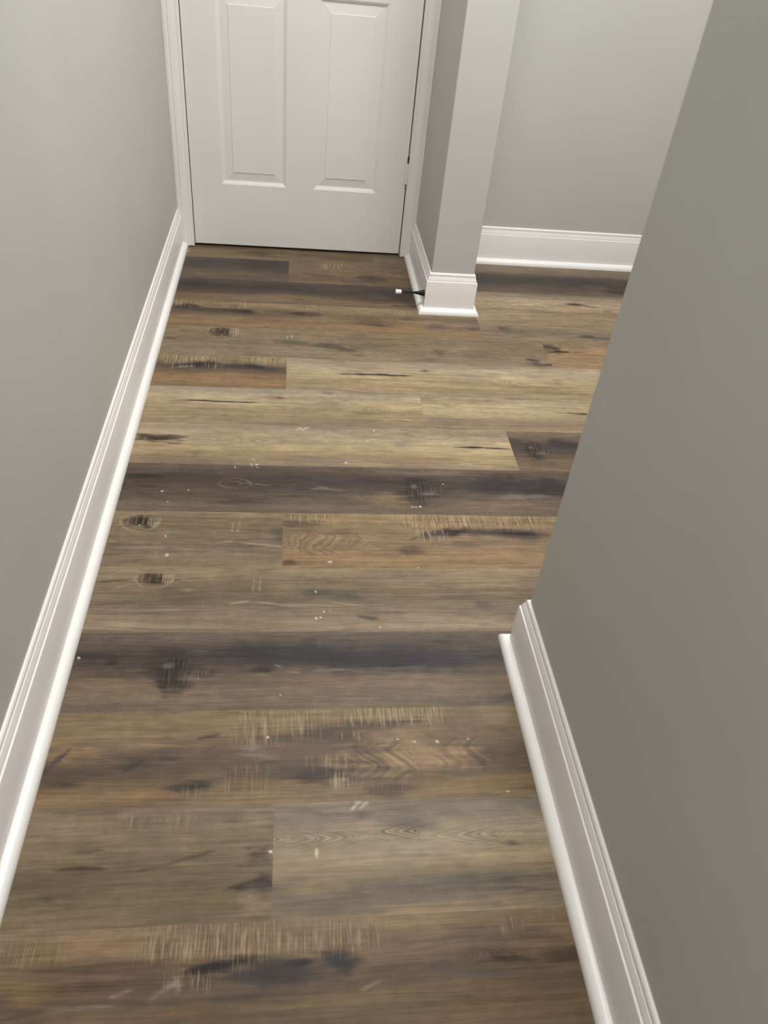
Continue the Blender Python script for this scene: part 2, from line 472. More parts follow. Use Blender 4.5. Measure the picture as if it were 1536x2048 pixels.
# ------------------------------------------------------------------ plank floor
PLANKS = [
 (-1,-0.6,0.3,1,[(0, (96, 82, 64)), (0.6, (108, 91, 70)), (1, (120, 101, 78))],[
  ('blob', -0.1286, 2.8747, 0.0738, 0.024, (82, 70, 56), 0.7),
  ('blob', 0.1646, 2.8709, 0.1803, 0.0382, (92, 76, 60), 0.6),
  ('blob', -0.3841, 2.865, 0.0043, 0.0043, (214, 207, 195), 1.1),
  ('blob', -0.3848, 2.8886, 0.0029, 0.0029, (214, 207, 195), 1.1),
 ]),
 (-1,0.3,1.9,2,[(0, (110, 95, 78)), (0.6, (116, 100, 82)), (1, (110, 95, 78))],[
 ]),
 (0,-0.6,-0.015,3,[(0, (84, 72, 62)), (0.2, (72, 62, 54)), (0.5, (78, 67, 58)), (0.8, (92, 78, 64)), (1, (88, 75, 62))],[
  ('blob', -0.1051, 2.7769, 0.1049, 0.049, (62, 54, 50), 0.7),
  ('blob', -0.3257, 2.7648, 0.0764, 0.0321, (66, 57, 51), 0.5),
  ('streak', -0.3673, 2.6724, -0.1022, 2.6892, 0.0154, (104, 88, 68), 0.6),
 ]),
 (0,-0.015,0.52,4,[(0, (110, 92, 72)), (0.4, (116, 95, 71)), (0.8, (104, 85, 66)), (1, (108, 88, 66))],[
  ('chat', 0.0874, 0.2229, 2.7589, 2.8153, 0.9),
  ('blob', 0.0861, 2.7041, 0.0855, 0.019, (78, 65, 54), 0.6),
  ('blob', 0.2709, 2.6993, 0.0604, 0.0318, (76, 62, 52), 0.7),
  ('blob', 0.0273, 2.7691, 0.0532, 0.0327, (124, 100, 76), 0.5),
  ('blob', 0.2846, 2.7019, 0.0538, 0.0328, (72, 60, 50), 0.7),
 ]),
 (0,0.52,1.9,5,[(0, (98, 84, 70)), (0.18, (72, 61, 54)), (0.45, (64, 55, 49)), (0.7, (78, 66, 56)), (1, (98, 83, 68))],[
  ('blob', 1.0736, 2.7671, 0.1363, 0.0259, (62, 53, 48), 0.6),
  ('streak', 1.0832, 2.7237, 1.1917, 2.7212, 0.0122, (104, 92, 78), 0.5),
  ('blob', 1.2258, 2.691, 0.0544, 0.022, (56, 47, 42), 0.8),
  ('blob', 0.8836, 2.701, 0.1312, 0.0139, (92, 78, 64), 0.5),
 ]),
 (1,-0.6,0.51,6,[(0, (92, 79, 66)), (0.14, (70, 60, 53)), (0.32, (58, 50, 47)), (0.55, (76, 64, 54)), (0.78, (108, 88, 66)), (1, (106, 88, 66))],[
  ('blob', -0.3088, 2.5814, 0.1333, 0.032, (54, 46, 43), 0.6),
  ('blob', 0.1867, 2.6006, 0.2718, 0.0661, (70, 60, 53), 0.8),
  ('blob', -0.0344, 2.4827, 0.0853, 0.0167, (112, 98, 76), 0.6),
  ('blob', 0.278, 2.5227, 0.16, 0.0375, (72, 60, 52), 0.7),
  ('blob', 0.4053, 2.5423, 0.0597, 0.0671, (60, 50, 44), 0.7),
 ]),
 (1,0.51,1.9,7,[(0, (118, 101, 83)), (0.15, (138, 121, 101)), (0.4, (158, 140, 115)), (0.65, (156, 134, 104)), (0.8, (132, 113, 88)), (1, (138, 119, 93))],[
  ('blob', 1.0083, 2.5635, 0.0513, 0.0157, (54, 44, 39), 1.0),
  ('streak', 1.0392, 2.555, 1.1037, 2.5481, 0.0092, (92, 76, 64), 0.7),
  ('cath', 0.928, 2.557, 0.0465, 0.0202, -1, 6, 0.8, 0.5),
  ('cath', 0.6731, 2.544, 0.0696, 0.0217, 1, 5, 0.6, 0.5),
  ('streak', 0.764, 2.5357, 0.8912, 2.5577, 0.0073, (178, 158, 124), 0.7),
  ('blob', 0.8757, 2.4945, 0.0661, 0.0089, (104, 90, 72), 0.5),
  ('blob', 1.1182, 2.5142, 0.0342, 0.0181, (112, 96, 80), 0.6),
  ('blob', 0.6915, 2.4934, 0.0566, 0.0079, (112, 98, 76), 0.5),
 ]),
 (2,-0.6,0.624,8,[(0, (128, 110, 82)), (0.22, (122, 103, 78)), (0.42, (90, 75, 60)), (0.58, (116, 93, 67)), (0.8, (132, 102, 70)), (1, (118, 92, 66))],[
  ('chat', -0.3852, -0.2955, 2.4039, 2.4626, 0.9),
  ('chat', -0.218, -0.1355, 2.407, 2.4539, 0.9),
  ('chat', 0.0328, 0.118, 2.4186, 2.4526, 0.6),
  ('chat', 0.275, 0.4039, 2.4031, 2.447, 0.9),
  ('streak', -0.3912, 2.4064, -0.2928, 2.4084, 0.0184, (46, 38, 33), 0.95),
  ('streak', -0.326, 2.3919, -0.2101, 2.3969, 0.0183, (70, 58, 49), 0.8),
  ('streak', -0.2335, 2.3972, -0.1158, 2.3917, 0.0184, (54, 45, 40), 0.9),
  ('streak', -0.1044, 2.4008, 0.0387, 2.4016, 0.0159, (86, 72, 58), 0.6),
  ('streak', -0.0151, 2.3937, 0.1046, 2.3921, 0.0133, (56, 46, 41), 0.9),
  ('blob', -0.2062, 2.3388, 0.1715, 0.033, (134, 105, 72), 0.6),
  ('blob', 0.1461, 2.3724, 0.1508, 0.0395, (128, 100, 70), 0.6),
  ('blob', 0.2533, 2.3499, 0.0668, 0.0209, (92, 74, 56), 0.6),
  ('blob', 0.4784, 2.3455, 0.0569, 0.0331, (84, 72, 68), 0.8),
  ('blob', 0.5942, 2.3411, 0.0505, 0.0226, (80, 68, 66), 0.85),
  ('blob', 0.286, 2.3353, 0.0901, 0.0207, (88, 71, 56), 0.7),
  ('blob', 0.5427, 2.3739, 0.1447, 0.0307, (128, 108, 86), 0.4),
  ('blob', 0.3524, 2.3787, 0.085, 0.0183, (142, 112, 80), 0.5),
 ]),
 (2,0.624,1.9,9,[(0, (140, 122, 96)), (0.3, (140, 120, 92)), (0.5, (126, 109, 86)), (0.7, (110, 97, 81)), (0.9, (126, 111, 90)), (1, (136, 120, 97))],[
  ('blob', 0.7031, 2.3458, 0.0252, 0.0274, (84, 72, 60), 0.8),
  ('blob', 0.6663, 2.3229, 0.0346, 0.0318, (104, 90, 76), 0.5),
  ('blob', 0.9907, 2.3182, 0.0399, 0.0121, (74, 64, 56), 0.85),
  ('blob', 1.0302, 2.3075, 0.0479, 0.0128, (84, 76, 70), 0.8),
  ('blob', 0.877, 2.3574, 0.0557, 0.0197, (106, 94, 78), 0.6),
  ('blob', 0.9501, 2.3964, 0.0487, 0.0252, (122, 104, 78), 0.5),
  ('streak', 0.881, 2.2833, 1.0567, 2.2927, 0.0047, (96, 86, 76), 0.7),
  ('blob', 0.9921, 2.4758, 0.1042, 0.0141, (118, 102, 86), 0.5),
 ]),
 (3,-0.6,0.815,10,[(0, (130, 113, 86)), (0.2, (118, 101, 78)), (0.45, (116, 100, 78)), (0.7, (126, 110, 87)), (1, (122, 106, 86))],[
  ('blob', -0.2153, 2.2456, 0.0519, 0.0397, (88, 73, 58), 0.6),
  ('blob', -0.2235, 2.2467, 0.0311, 0.0293, (44, 35, 30), 1.0),
  ('blob', -0.201, 2.2417, 0.028, 0.0258, (54, 43, 36), 0.9),
  ('blob', -0.2432, 2.2432, 0.0239, 0.0206, (96, 80, 64), 0.5),
  ('ring', -0.2159, 2.2421, 0.0495, 0.0534, (150, 136, 114), 0.75, 0.0, 0.62),
  ('tick', -0.1943, 2.227, 2.2685, 0.0028, (160, 146, 124), 0.8),
  ('tick', -0.1883, 2.2224, 2.269, 0.0028, (160, 146, 124), 0.8),
  ('tick', -0.1822, 2.2178, 2.2696, 0.0028, (160, 146, 124), 0.8),
  ('tick', -0.1761, 2.2234, 2.2701, 0.0028, (160, 146, 124), 0.8),
  ('tick', -0.1701, 2.2291, 2.2707, 0.0028, (160, 146, 124), 0.8),
  ('tick', -0.245, 2.2278, 2.2745, 0.0018, (140, 124, 102), 0.6),
  ('tick', -0.2249, 2.2296, 2.2763, 0.0018, (140, 124, 102), 0.6),
  ('tick', -0.2088, 2.231, 2.2778, 0.0018, (140, 124, 102), 0.6),
  ('tick', -0.2666, 2.226, 2.2725, 0.0018, (140, 124, 102), 0.6),
  ('tick', -0.2618, 2.2264, 2.273, 0.0018, (140, 124, 102), 0.6),
  ('blob', -0.2163, 2.2266, 0.0012, 0.0012, (214, 207, 195), 1.1),
  ('blob', -0.2091, 2.2255, 0.0012, 0.0012, (214, 207, 195), 1.1),
  ('tick', -0.0152, 2.2144, 2.2443, 0.0022, (176, 162, 134), 0.8),
  ('tick', -0.0027, 2.2095, 2.2454, 0.0022, (176, 162, 134), 0.8),
  ('streak', -0.3551, 2.2446, -0.2778, 2.2455, 0.0119, (92, 80, 64), 0.6),
  ('streak', -0.0693, 2.2098, 0.1105, 2.172, 0.0211, (94, 84, 66), 0.75),
  ('streak', 0.0714, 2.1921, 0.2233, 2.1636, 0.0234, (82, 72, 58), 0.85),
  ('blob', 0.2541, 2.1953, 0.1043, 0.0238, (100, 88, 70), 0.5),
  ('streak', -0.3284, 2.1536, -0.0847, 2.1677, 0.0057, (150, 135, 110), 0.6),
  ('streak', -0.0072, 2.174, 0.1101, 2.1604, 0.0058, (156, 142, 116), 0.5),
  ('streak', -0.3898, 2.1943, -0.349, 2.192, 0.0092, (76, 64, 52), 0.6),
  ('streak', 0.1819, 2.1317, 0.2264, 2.1238, 0.0091, (96, 76, 58), 0.7),
  ('streak', 0.1563, 2.184, 0.2323, 2.1503, 0.0093, (158, 144, 118), 0.4),
  ('blob', 0.4598, 2.1614, 0.0302, 0.0349, (84, 70, 57), 0.85),
  ('blob', 0.4179, 2.1189, 0.0396, 0.0183, (96, 84, 72), 0.6),
  ('blob', 0.5748, 2.1504, 0.2717, 0.0349, (108, 95, 78), 0.5),
  ('blob', 0.7643, 2.128, 0.044, 0.0241, (80, 72, 64), 0.85),
  ('streak', 0.7334, 2.1502, 0.7807, 2.1362, 0.0086, (62, 54, 48), 0.8),
  ('blob', 0.7865, 2.1157, 0.0403, 0.0085, (72, 64, 58), 0.8),
  ('blob', 0.7846, 2.1225, 0.0147, 0.0057, (130, 120, 108), 0.7),
  ('streak', 0.6638, 2.0932, 0.7134, 2.0933, 0.0055, (84, 76, 68), 0.7),
  ('blob', 0.7002, 2.1977, 0.0297, 0.0295, (114, 99, 72), 0.5),
  ('blob', 0.6062, 2.1618, 0.109, 0.0244, (108, 95, 80), 0.6),
 ]),
 (3,0.815,1.9,11,[(0, (122, 105, 82)), (0.25, (132, 110, 82)), (0.5, (144, 113, 81)), (1, (142, 112, 80))],[
  ('blob', 0.8353, 2.2231, 0.0381, 0.0332, (58, 49, 41), 0.9),
  ('chat', 0.8482, 0.8867, 2.2328, 2.2597, 0.8),
  ('streak', 0.8413, 2.203, 0.8975, 2.2045, 0.0119, (50, 37, 29), 0.95),
  ('streak', 0.8979, 2.206, 0.9581, 2.207, 0.0075, (100, 78, 58), 0.7),
  ('blob', 1.002, 2.2275, 0.0544, 0.0198, (164, 122, 88), 0.7),
  ('blob', 0.9668, 2.1858, 0.0764, 0.0089, (122, 96, 68), 0.6),
 ]),
 (4,-0.6,-0.015,12,[(0, (140, 119, 86)), (0.22, (126, 106, 80)), (0.42, (88, 73, 58)), (0.58, (118, 93, 66)), (0.78, (138, 104, 70)), (1, (120, 95, 64))],[
  ('chat', -0.3876, -0.1985, 2.0395, 2.0884, 1.0),
  ('chat', -0.1504, -0.0279, 2.0457, 2.0909, 0.9),
  ('streak', -0.3598, 2.021, -0.2076, 2.052, 0.0209, (46, 39, 35), 1.0),
  ('streak', -0.2272, 2.0358, -0.0219, 2.0335, 0.021, (66, 57, 52), 0.85),
  ('streak', -0.1385, 2.04, -0.0803, 2.0357, 0.0126, (48, 41, 38), 0.8),
  ('streak', -0.3922, 2.0343, -0.3288, 2.018, 0.0144, (86, 70, 56), 0.6),
  ('streak', -0.349, 2.0166, -0.2788, 2.032, 0.0083, (146, 136, 116), 0.7),
  ('chat', -0.3508, -0.2068, 2.0165, 2.0551, 0.7),
  ('blob', -0.327, 2.0027, 0.0758, 0.0163, (96, 80, 62), 0.7),
  ('blob', -0.1808, 1.967, 0.1323, 0.026, (144, 108, 74), 0.6),
  ('streak', -0.0874, 1.9431, -0.0154, 1.9378, 0.0099, (150, 116, 80), 0.6),
 ]),
 (4,-0.015,1.9,13,[(0, (140, 124, 104)), (0.22, (156, 140, 116)), (0.45, (166, 148, 116)), (0.65, (150, 130, 98)), (0.85, (142, 123, 94)), (1, (142, 124, 98))],[
  ('streak', 0.1308, 2.0174, 0.2233, 2.0165, 0.006, (70, 60, 55), 0.7),
  ('streak', 0.1677, 2.0163, 0.3672, 2.0178, 0.0085, (46, 40, 40), 1.0),
  ('streak', 0.0765, 2.0622, 0.1803, 2.0208, 0.0037, (120, 106, 90), 0.6),
  ('streak', 0.1628, 2.0438, 0.2172, 2.0173, 0.0037, (110, 98, 84), 0.6),
  ('streak', 0.1731, 2.0023, 0.2967, 2.0023, 0.0096, (190, 172, 138), 0.6),
  ('cath', 0.6544, 1.9991, 0.0562, 0.0286, -1, 6, 0.8, 0.6),
  ('blob', 0.5267, 2.0286, 0.0609, 0.0135, (126, 112, 106), 0.6),
  ('blob', 0.8014, 2.0087, 0.0313, 0.0194, (128, 102, 76), 0.6),
  ('streak', 0.7111, 1.9934, 0.777, 1.9929, 0.0076, (182, 164, 130), 0.7),
  ('blob', 0.3996, 2.0487, 0.0201, 0.0088, (88, 74, 60), 0.8),
  ('blob', 0.7644, 1.9431, 0.1017, 0.0092, (122, 102, 72), 0.6),
  ('blob', 0.3132, 1.977, 0.0972, 0.0111, (178, 160, 124), 0.5),
  ('blob', 0.4538, 2.1524, 0.0209, 0.0188, (92, 76, 62), 0.7),
  ('blob', 0.6745, 2.058, 0.1565, 0.0179, (152, 138, 120), 0.5),
  ('streak', 0.1674, 1.9361, 0.1955, 1.9352, 0.0045, (120, 104, 84), 0.5),
 ]),
 (5,-0.6,0.366,14,[(0, (144, 130, 112)), (0.25, (160, 144, 117)), (0.42, (158, 140, 108)), (0.6, (140, 121, 92)), (0.82, (142, 123, 94)), (1, (126, 110, 90))],[
  ('streak', -0.3014, 1.848, -0.08, 1.8424, 0.0068, (44, 40, 40), 1.0),
  ('streak', -0.344, 1.8403, -0.2653, 1.8448, 0.0037, (104, 94, 84), 0.7),
  ('streak', -0.3237, 1.868, -0.2732, 1.8443, 0.0023, (120, 108, 92), 0.6),
  ('streak', -0.0797, 1.8326, -0.0065, 1.8291, 0.0038, (112, 98, 88), 0.5),
  ('blob', -0.0317, 1.8721, 0.014, 0.007, (84, 68, 54), 0.85),
  ('blob', -0.0482, 1.8727, 0.0247, 0.0171, (124, 108, 90), 0.5),
  ('streak', -0.3874, 1.736, -0.3038, 1.7346, 0.0035, (70, 58, 50), 0.85),
  ('blob', -0.2536, 1.7667, 0.0054, 0.0028, (70, 58, 48), 0.8),
  ('blob', 0.105, 1.8506, 0.0542, 0.0216, (128, 114, 104), 0.6),
  ('blob', 0.1023, 1.9045, 0.0255, 0.008, (104, 92, 82), 0.6),
  ('cath', 0.23, 1.8283, 0.0685, 0.0299, 1, 7, 0.8, 0.6),
  ('streak', 0.2652, 1.8137, 0.3438, 1.822, 0.0066, (118, 106, 88), 0.5),
  ('streak', 0.0717, 1.8075, 0.1875, 1.8015, 0.0097, (176, 158, 122), 0.6),
  ('blob', 0.0957, 1.8753, 0.1369, 0.0136, (140, 122, 100), 0.5),
  ('blob', -0.1525, 1.8361, 0.1804, 0.006, (176, 158, 126), 0.5),
  ('streak', -0.0872, 1.7165, 0.0499, 1.737, 0.0042, (118, 104, 88), 0.5),
 ]),
 (5,0.366,1.9,15,[(0, (140, 122, 98)), (0.2, (150, 132, 104)), (0.4, (164, 146, 114)), (0.55, (158, 140, 108)), (0.7, (128, 111, 90)), (0.85, (134, 116, 92)), (1, (146, 126, 94))],[
  ('cath', 0.4512, 1.8597, 0.038, 0.0172, -1, 6, 0.8, 0.5),
  ('streak', 0.3706, 1.8527, 0.4366, 1.8564, 0.006, (186, 168, 132), 0.7),
  ('streak', 0.7814, 1.8385, 0.8536, 1.8354, 0.0069, (44, 40, 38), 1.0),
  ('streak', 0.7439, 1.8433, 0.7908, 1.8372, 0.0035, (128, 114, 96), 0.6),
  ('blob', 0.4221, 1.7571, 0.1051, 0.0271, (112, 97, 84), 0.6),
  ('blob', 0.6346, 1.8716, 0.1465, 0.0175, (164, 150, 124), 0.5),
  ('streak', 0.608, 1.9069, 0.6811, 1.9058, 0.0054, (104, 92, 84), 0.7),
  ('blob', 0.3764, 1.9003, 0.021, 0.0141, (120, 104, 84), 0.7),
  ('streak', 0.3652, 1.9058, 0.386, 1.9009, 0.0044, (176, 166, 140), 0.7),
 ]),
 (6,-0.6,0.586,16,[(0, (132, 116, 96)), (0.18, (150, 134, 111)), (0.42, (164, 146, 114)), (0.62, (158, 138, 104)), (0.78, (142, 122, 92)), (0.92, (134, 115, 92)), (1, (122, 106, 88))],[
  ('streak', -0.3966, 1.6745, -0.2774, 1.6692, 0.0132, (70, 58, 49), 0.8),
  ('blob', -0.3322, 1.6628, 0.055, 0.0157, (58, 48, 41), 0.85),
  ('streak', -0.3109, 1.669, -0.2556, 1.6741, 0.0053, (88, 74, 62), 0.7),
  ('streak', -0.3114, 1.644, -0.271, 1.6444, 0.0052, (82, 68, 56), 0.7),
  ('blob', -0.3652, 1.6613, 0.008, 0.0065, (150, 130, 104), 0.8),
  ('blob', -0.3796, 1.6594, 0.0146, 0.0091, (100, 84, 66), 0.7),
  ('cath', -0.0928, 1.6652, 0.1252, 0.0266, 1, 7, 0.6, 0.5),
  ('cath', 0.1158, 1.6844, 0.0432, 0.0178, -1, 7, 0.9, 0.5),
  ('streak', -0.0664, 1.673, 0.0843, 1.6782, 0.0054, (182, 164, 128), 0.6),
  ('streak', 0.0123, 1.7156, 0.03, 1.7325, 0.0063, (186, 178, 160), 0.7),
  ('streak', 0.026, 1.7148, 0.0478, 1.7312, 0.007, (186, 178, 160), 0.8),
  ('blob', -0.0634, 1.7017, 0.0093, 0.0069, (128, 112, 88), 0.6),
  ('blob', -0.2335, 1.6023, 0.0218, 0.0138, (118, 96, 70), 0.7),
  ('blob', -0.2476, 1.5974, 0.0087, 0.005, (160, 136, 100), 0.6),
  ('blob', 0.0859, 1.5878, 0.0944, 0.0127, (124, 110, 96), 0.6),
  ('blob', -0.3424, 1.5782, 0.0709, 0.0159, (118, 100, 82), 0.6),
  ('streak', 0.4293, 1.6558, 0.5885, 1.6564, 0.0067, (62, 56, 56), 0.9),
  ('streak', 0.4649, 1.6587, 0.5085, 1.6561, 0.0067, (40, 36, 38), 0.9),
  ('streak', 0.4897, 1.6494, 0.5687, 1.6467, 0.0074, (184, 166, 130), 0.6),
  ('blob', 0.2865, 1.6617, 0.0347, 0.0133, (138, 126, 112), 0.7),
  ('streak', 0.396, 1.6678, 0.4462, 1.7076, 0.0038, (180, 168, 144), 0.4),
  ('blob', 0.5098, 1.5926, 0.0957, 0.0242, (164, 144, 108), 0.6),
  ('blob', 0.2118, 1.5819, 0.0833, 0.0208, (136, 118, 92), 0.6),
  ('cath', 0.1885, 1.6738, 0.0688, 0.0222, 1, 5, 0.5, 0.5),
  ('blob', 0.141, 1.5794, 0.0016, 0.0016, (214, 207, 195), 1.1),
  ('blob', -0.0973, 1.5809, 0.0016, 0.0016, (214, 207, 195), 1.1),
  ('blob', -0.0899, 1.5798, 0.0022, 0.0022, (214, 207, 195), 1.1),
  ('blob', -0.0965, 1.5637, 0.0022, 0.0022, (214, 207, 195), 1.1),
  ('blob', -0.0822, 1.5608, 0.0029, 0.0029, (214, 207, 195), 1.1),
  ('blob', 0.2205, 1.7239, 0.0029, 0.0029, (214, 207, 195), 1.1),
  ('blob', 0.1384, 1.5767, 0.0036, 0.0036, (214, 207, 195), 1.1),
  ('blob', 0.22, 1.7226, 0.0029, 0.0029, (214, 207, 195), 1.1),
 ]),
 (6,0.586,1.9,17,[(0, (112, 96, 79)), (0.2, (92, 78, 66)), (0.38, (66, 57, 52)), (0.55, (84, 70, 59)), (0.8, (106, 87, 69)), (1, (110, 91, 75))],[
  ('blob', 0.6448, 1.6482, 0.0364, 0.044, (62, 52, 46), 0.75),
  ('blob', 0.6431, 1.6527, 0.0253, 0.0348, (42, 36, 33), 1.0),
  ('blob', 0.6752, 1.6471, 0.0338, 0.0195, (58, 50, 45), 0.8),
  ('blob', 0.6397, 1.6208, 0.0166, 0.0227, (54, 45, 40), 0.7),
  ('blob', 0.6411, 1.6619, 0.0084, 0.0103, (116, 108, 104), 0.6),
  ('blob', 0.6634, 1.6389, 0.0168, 0.0074, (112, 100, 90), 0.55),
  ('blob', 0.6354, 1.6139, 0.0111, 0.0099, (98, 86, 76), 0.5),
  ('chat', 0.627, 0.6606, 1.6117, 1.6763, 0.28),
  ('chat', 0.66, 0.6909, 1.6311, 1.6541, 0.4),
  ('streak', 0.686, 1.6874, 0.7931, 1.6767, 0.02, (58, 50, 47), 0.8),
  ('streak', 0.581, 1.7059, 0.6291, 1.6775, 0.0154, (70, 61, 55), 0.6),
 ]),
 (7,-0.6,1.2,18,[(0, (92, 79, 66)), (0.15, (80, 68, 58)), (0.35, (66, 56, 50)), (0.5, (74, 63, 55)), (0.7, (90, 77, 64)), (0.9, (102, 87, 71)), (1, (94, 81, 68))],[
  ('blob', -0.3515, 1.5106, 0.0573, 0.0116, (46, 40, 36), 0.8),
  ('blob', -0.3581, 1.4785, 0.0452, 0.0226, (84, 63, 53), 0.6),
  ('cath', -0.1242, 1.4853, 0.0742, 0.0256, -1, 6, 0.6, 0.2),
  ('ring', -0.132, 1.4851, 0.0429, 0.0218, (124, 108, 90), 0.5, 0.0, 1.0),
  ('streak', -0.1125, 1.4857, -0.0416, 1.4813, 0.0051, (124, 110, 94), 0.5),
  ('ring', -0.1397, 1.483, 0.0272, 0.0128, (112, 94, 78), 0.5, 0, 1.0),
  ('blob', -0.1128, 1.4213, 0.0914, 0.0182, (64, 56, 52), 0.6),
  ('streak', -0.1857, 1.3867, -0.0736, 1.3951, 0.0036, (120, 108, 92), 0.5),
  ('streak', -0.3813, 1.4591, -0.2308, 1.4645, 0.0025, (110, 96, 82), 0.5),
  ('streak', 0.0616, 1.4759, 0.0935, 1.4736, 0.009, (110, 104, 98), 0.6),
  ('blob', 0.3088, 1.4701, 0.0488, 0.0563, (62, 52, 46), 0.75),
  ('blob', 0.3057, 1.4759, 0.0339, 0.0447, (42, 36, 33), 1.0),
  ('blob', 0.3498, 1.4682, 0.0453, 0.0249, (58, 50, 45), 0.8),
  ('blob', 0.3065, 1.435, 0.0222, 0.0288, (54, 45, 40), 0.7),
  ('blob', 0.3014, 1.4877, 0.0113, 0.0132, (116, 108, 104), 0.6),
  ('blob', 0.3353, 1.4578, 0.0225, 0.0094, (112, 100, 90), 0.55),
  ('blob', 0.3018, 1.4263, 0.0148, 0.0126, (98, 86, 76), 0.5),
  ('chat', 0.2856, 0.3306, 1.4235, 1.5061, 0.28),
  ('chat', 0.3302, 0.3717, 1.4477, 1.4772, 0.4),
  ('streak', 0.4238, 1.4973, 0.7123, 1.4851, 0.0409, (54, 48, 47), 0.85),
  ('blob', 0.5587, 1.453, 0.1236, 0.0111, (108, 98, 90), 0.6),
  ('blob', 0.2213, 1.4329, 0.0634, 0.0336, (116, 98, 76), 0.7),
  ('blob', 0.0957, 1.4298, 0.1196, 0.0302, (100, 84, 68), 0.5),
  ('blob', 0.5257, 1.4173, 0.1213, 0.0261, (116, 95, 77), 0.7),
  ('blob', 0.3271, 1.5395, 0.1548, 0.0134, (112, 96, 80), 0.6),
  ('streak', -0.0242, 1.5, 0.2515, 1.4963, 0.0176, (64, 56, 52), 0.6),
  ('streak', 0.0436, 1.4706, 0.1406, 1.4655, 0.0039, (124, 114, 104), 0.6),
  ('blob', 0.2461, 1.5204, 0.0016, 0.0016, (214, 207, 195), 1.1),
  ('blob', 0.3758, 1.4975, 0.0022, 0.0022, (214, 207, 195), 1.1),
  ('blob', 0.2908, 1.4074, 0.0022, 0.0022, (214, 207, 195), 1.1),
  ('blob', 0.2994, 1.4069, 0.0022, 0.0022, (214, 207, 195), 1.1),
  ('blob', 0.3089, 1.4086, 0.0029, 0.0029, (214, 207, 195), 1.1),
  ('blob', -0.0938, 1.559, 0.0022, 0.0022, (214, 207, 195), 1.1),
  ('blob', -0.0806, 1.5507, 0.0022, 0.0022, (214, 207, 195), 1.1),
  ('blob', -0.2957, 1.4515, 0.0029, 0.0029, (214, 207, 195), 1.1),
  ('blob', -0.134, 1.5488, 0.0029, 0.0029, (214, 207, 195), 1.1),
  ('blob', -0.2785, 1.413, 0.0016, 0.0016, (214, 207, 195), 1.1),
  ('blob', -0.2366, 1.4581, 0.0016, 0.0016, (214, 207, 195), 1.1),
 ]),
 (8,-0.6,-0.015,19,[(0, (128, 111, 86)), (0.15, (118, 101, 78)), (0.45, (108, 92, 73)), (0.7, (112, 97, 78)), (0.9, (124, 108, 86)), (1, (126, 108, 84))],[
  ('blob', -0.3284, 1.3435, 0.0464, 0.0258, (88, 73, 58), 0.6),
  ('blob', -0.3357, 1.3445, 0.0278, 0.0191, (44, 35, 30), 1.0),
  ('blob', -0.3154, 1.3404, 0.025, 0.0168, (54, 43, 36), 0.9),
  ('blob', -0.3534, 1.343, 0.0213, 0.0134, (96, 80, 64), 0.5),
  ('ring', -0.3288, 1.3412, 0.0442, 0.0347, (150, 136, 114), 0.75, 0.0, 0.62),
  ('tick', -0.3103, 1.3305, 1.3574, 0.0028, (160, 146, 124), 0.8),
  ('tick', -0.3049, 1.3272, 1.3575, 0.0028, (160, 146, 124), 0.8),
  ('tick', -0.2995, 1.324, 1.3576, 0.0028, (160, 146, 124), 0.8),
  ('tick', -0.2941, 1.3274, 1.3577, 0.0028, (160, 146, 124), 0.8),
  ('tick', -0.2887, 1.3308, 1.3578, 0.0028, (160, 146, 124), 0.8),
  ('tick', -0.3559, 1.333, 1.3633, 0.0018, (140, 124, 102), 0.6),
  ('tick', -0.338, 1.3333, 1.3637, 0.0018, (140, 124, 102), 0.6),
  ('tick', -0.3235, 1.3336, 1.364, 0.0018, (140, 124, 102), 0.6),
  ('tick', -0.3752, 1.3327, 1.363, 0.0018, (140, 124, 102), 0.6),
  ('tick', -0.371, 1.3327, 1.363, 0.0018, (140, 124, 102), 0.6),
  ('blob', -0.3287, 1.3312, 0.0012, 0.0012, (214, 207, 195), 1.1),
  ('blob', -0.3222, 1.3302, 0.0012, 0.0012, (214, 207, 195), 1.1),
  ('tick', -0.127, 1.3124, 1.3444, 0.0022, (170, 156, 130), 0.8),
  ('tick', -0.1139, 1.311, 1.3464, 0.0022, (170, 156, 130), 0.8),
  ('blob', -0.0223, 1.2985, 0.0256, 0.0253, (80, 75, 62), 0.8),
  ('blob', -0.0706, 1.32, 0.044, 0.028, (98, 87, 68), 0.5),
  ('streak', -0.1651, 1.2721, -0.1159, 1.2819, 0.0043, (150, 136, 114), 0.7),
  ('streak', -0.1158, 1.2798, -0.0036, 1.2619, 0.0048, (156, 142, 118), 0.7),
  ('streak', -0.1609, 1.2642, -0.0505, 1.2656, 0.0053, (92, 80, 64), 0.6),
  ('streak', -0.3823, 1.2563, -0.2382, 1.2633, 0.0031, (148, 134, 112), 0.6),
  ('streak', -0.3807, 1.2667, -0.1755, 1.2693, 0.0032, (90, 76, 60), 0.6),
  ('streak', -0.3806, 1.3258, -0.3649, 1.3372, 0.0033, (146, 132, 112), 0.6),
  ('blob', -0.258, 1.3114, 0.0178, 0.011, (124, 116, 104), 0.6),
  ('blob', -0.1444, 1.33, 0.1094, 0.0225, (100, 84, 64), 0.5),
  ('streak', -0.2769, 1.2394, -0.1867, 1.2378, 0.0036, (150, 136, 114), 0.5),
  ('blob', -0.3739, 1.2668, 0.0206, 0.0084, (86, 72, 58), 0.6),
  ('blob', -0.2675, 1.296, 0.0022, 0.0022, (214, 207, 195), 1.1),
  ('blob', -0.2818, 1.2429, 0.0022, 0.0022, (214, 207, 195), 1.1),
  ('blob', -0.2573, 1.237, 0.0029, 0.0029, (214, 207, 195), 1.1),
  ('blob', -0.2596, 1.2334, 0.0022, 0.0022, (214, 207, 195), 1.1),
 ]),
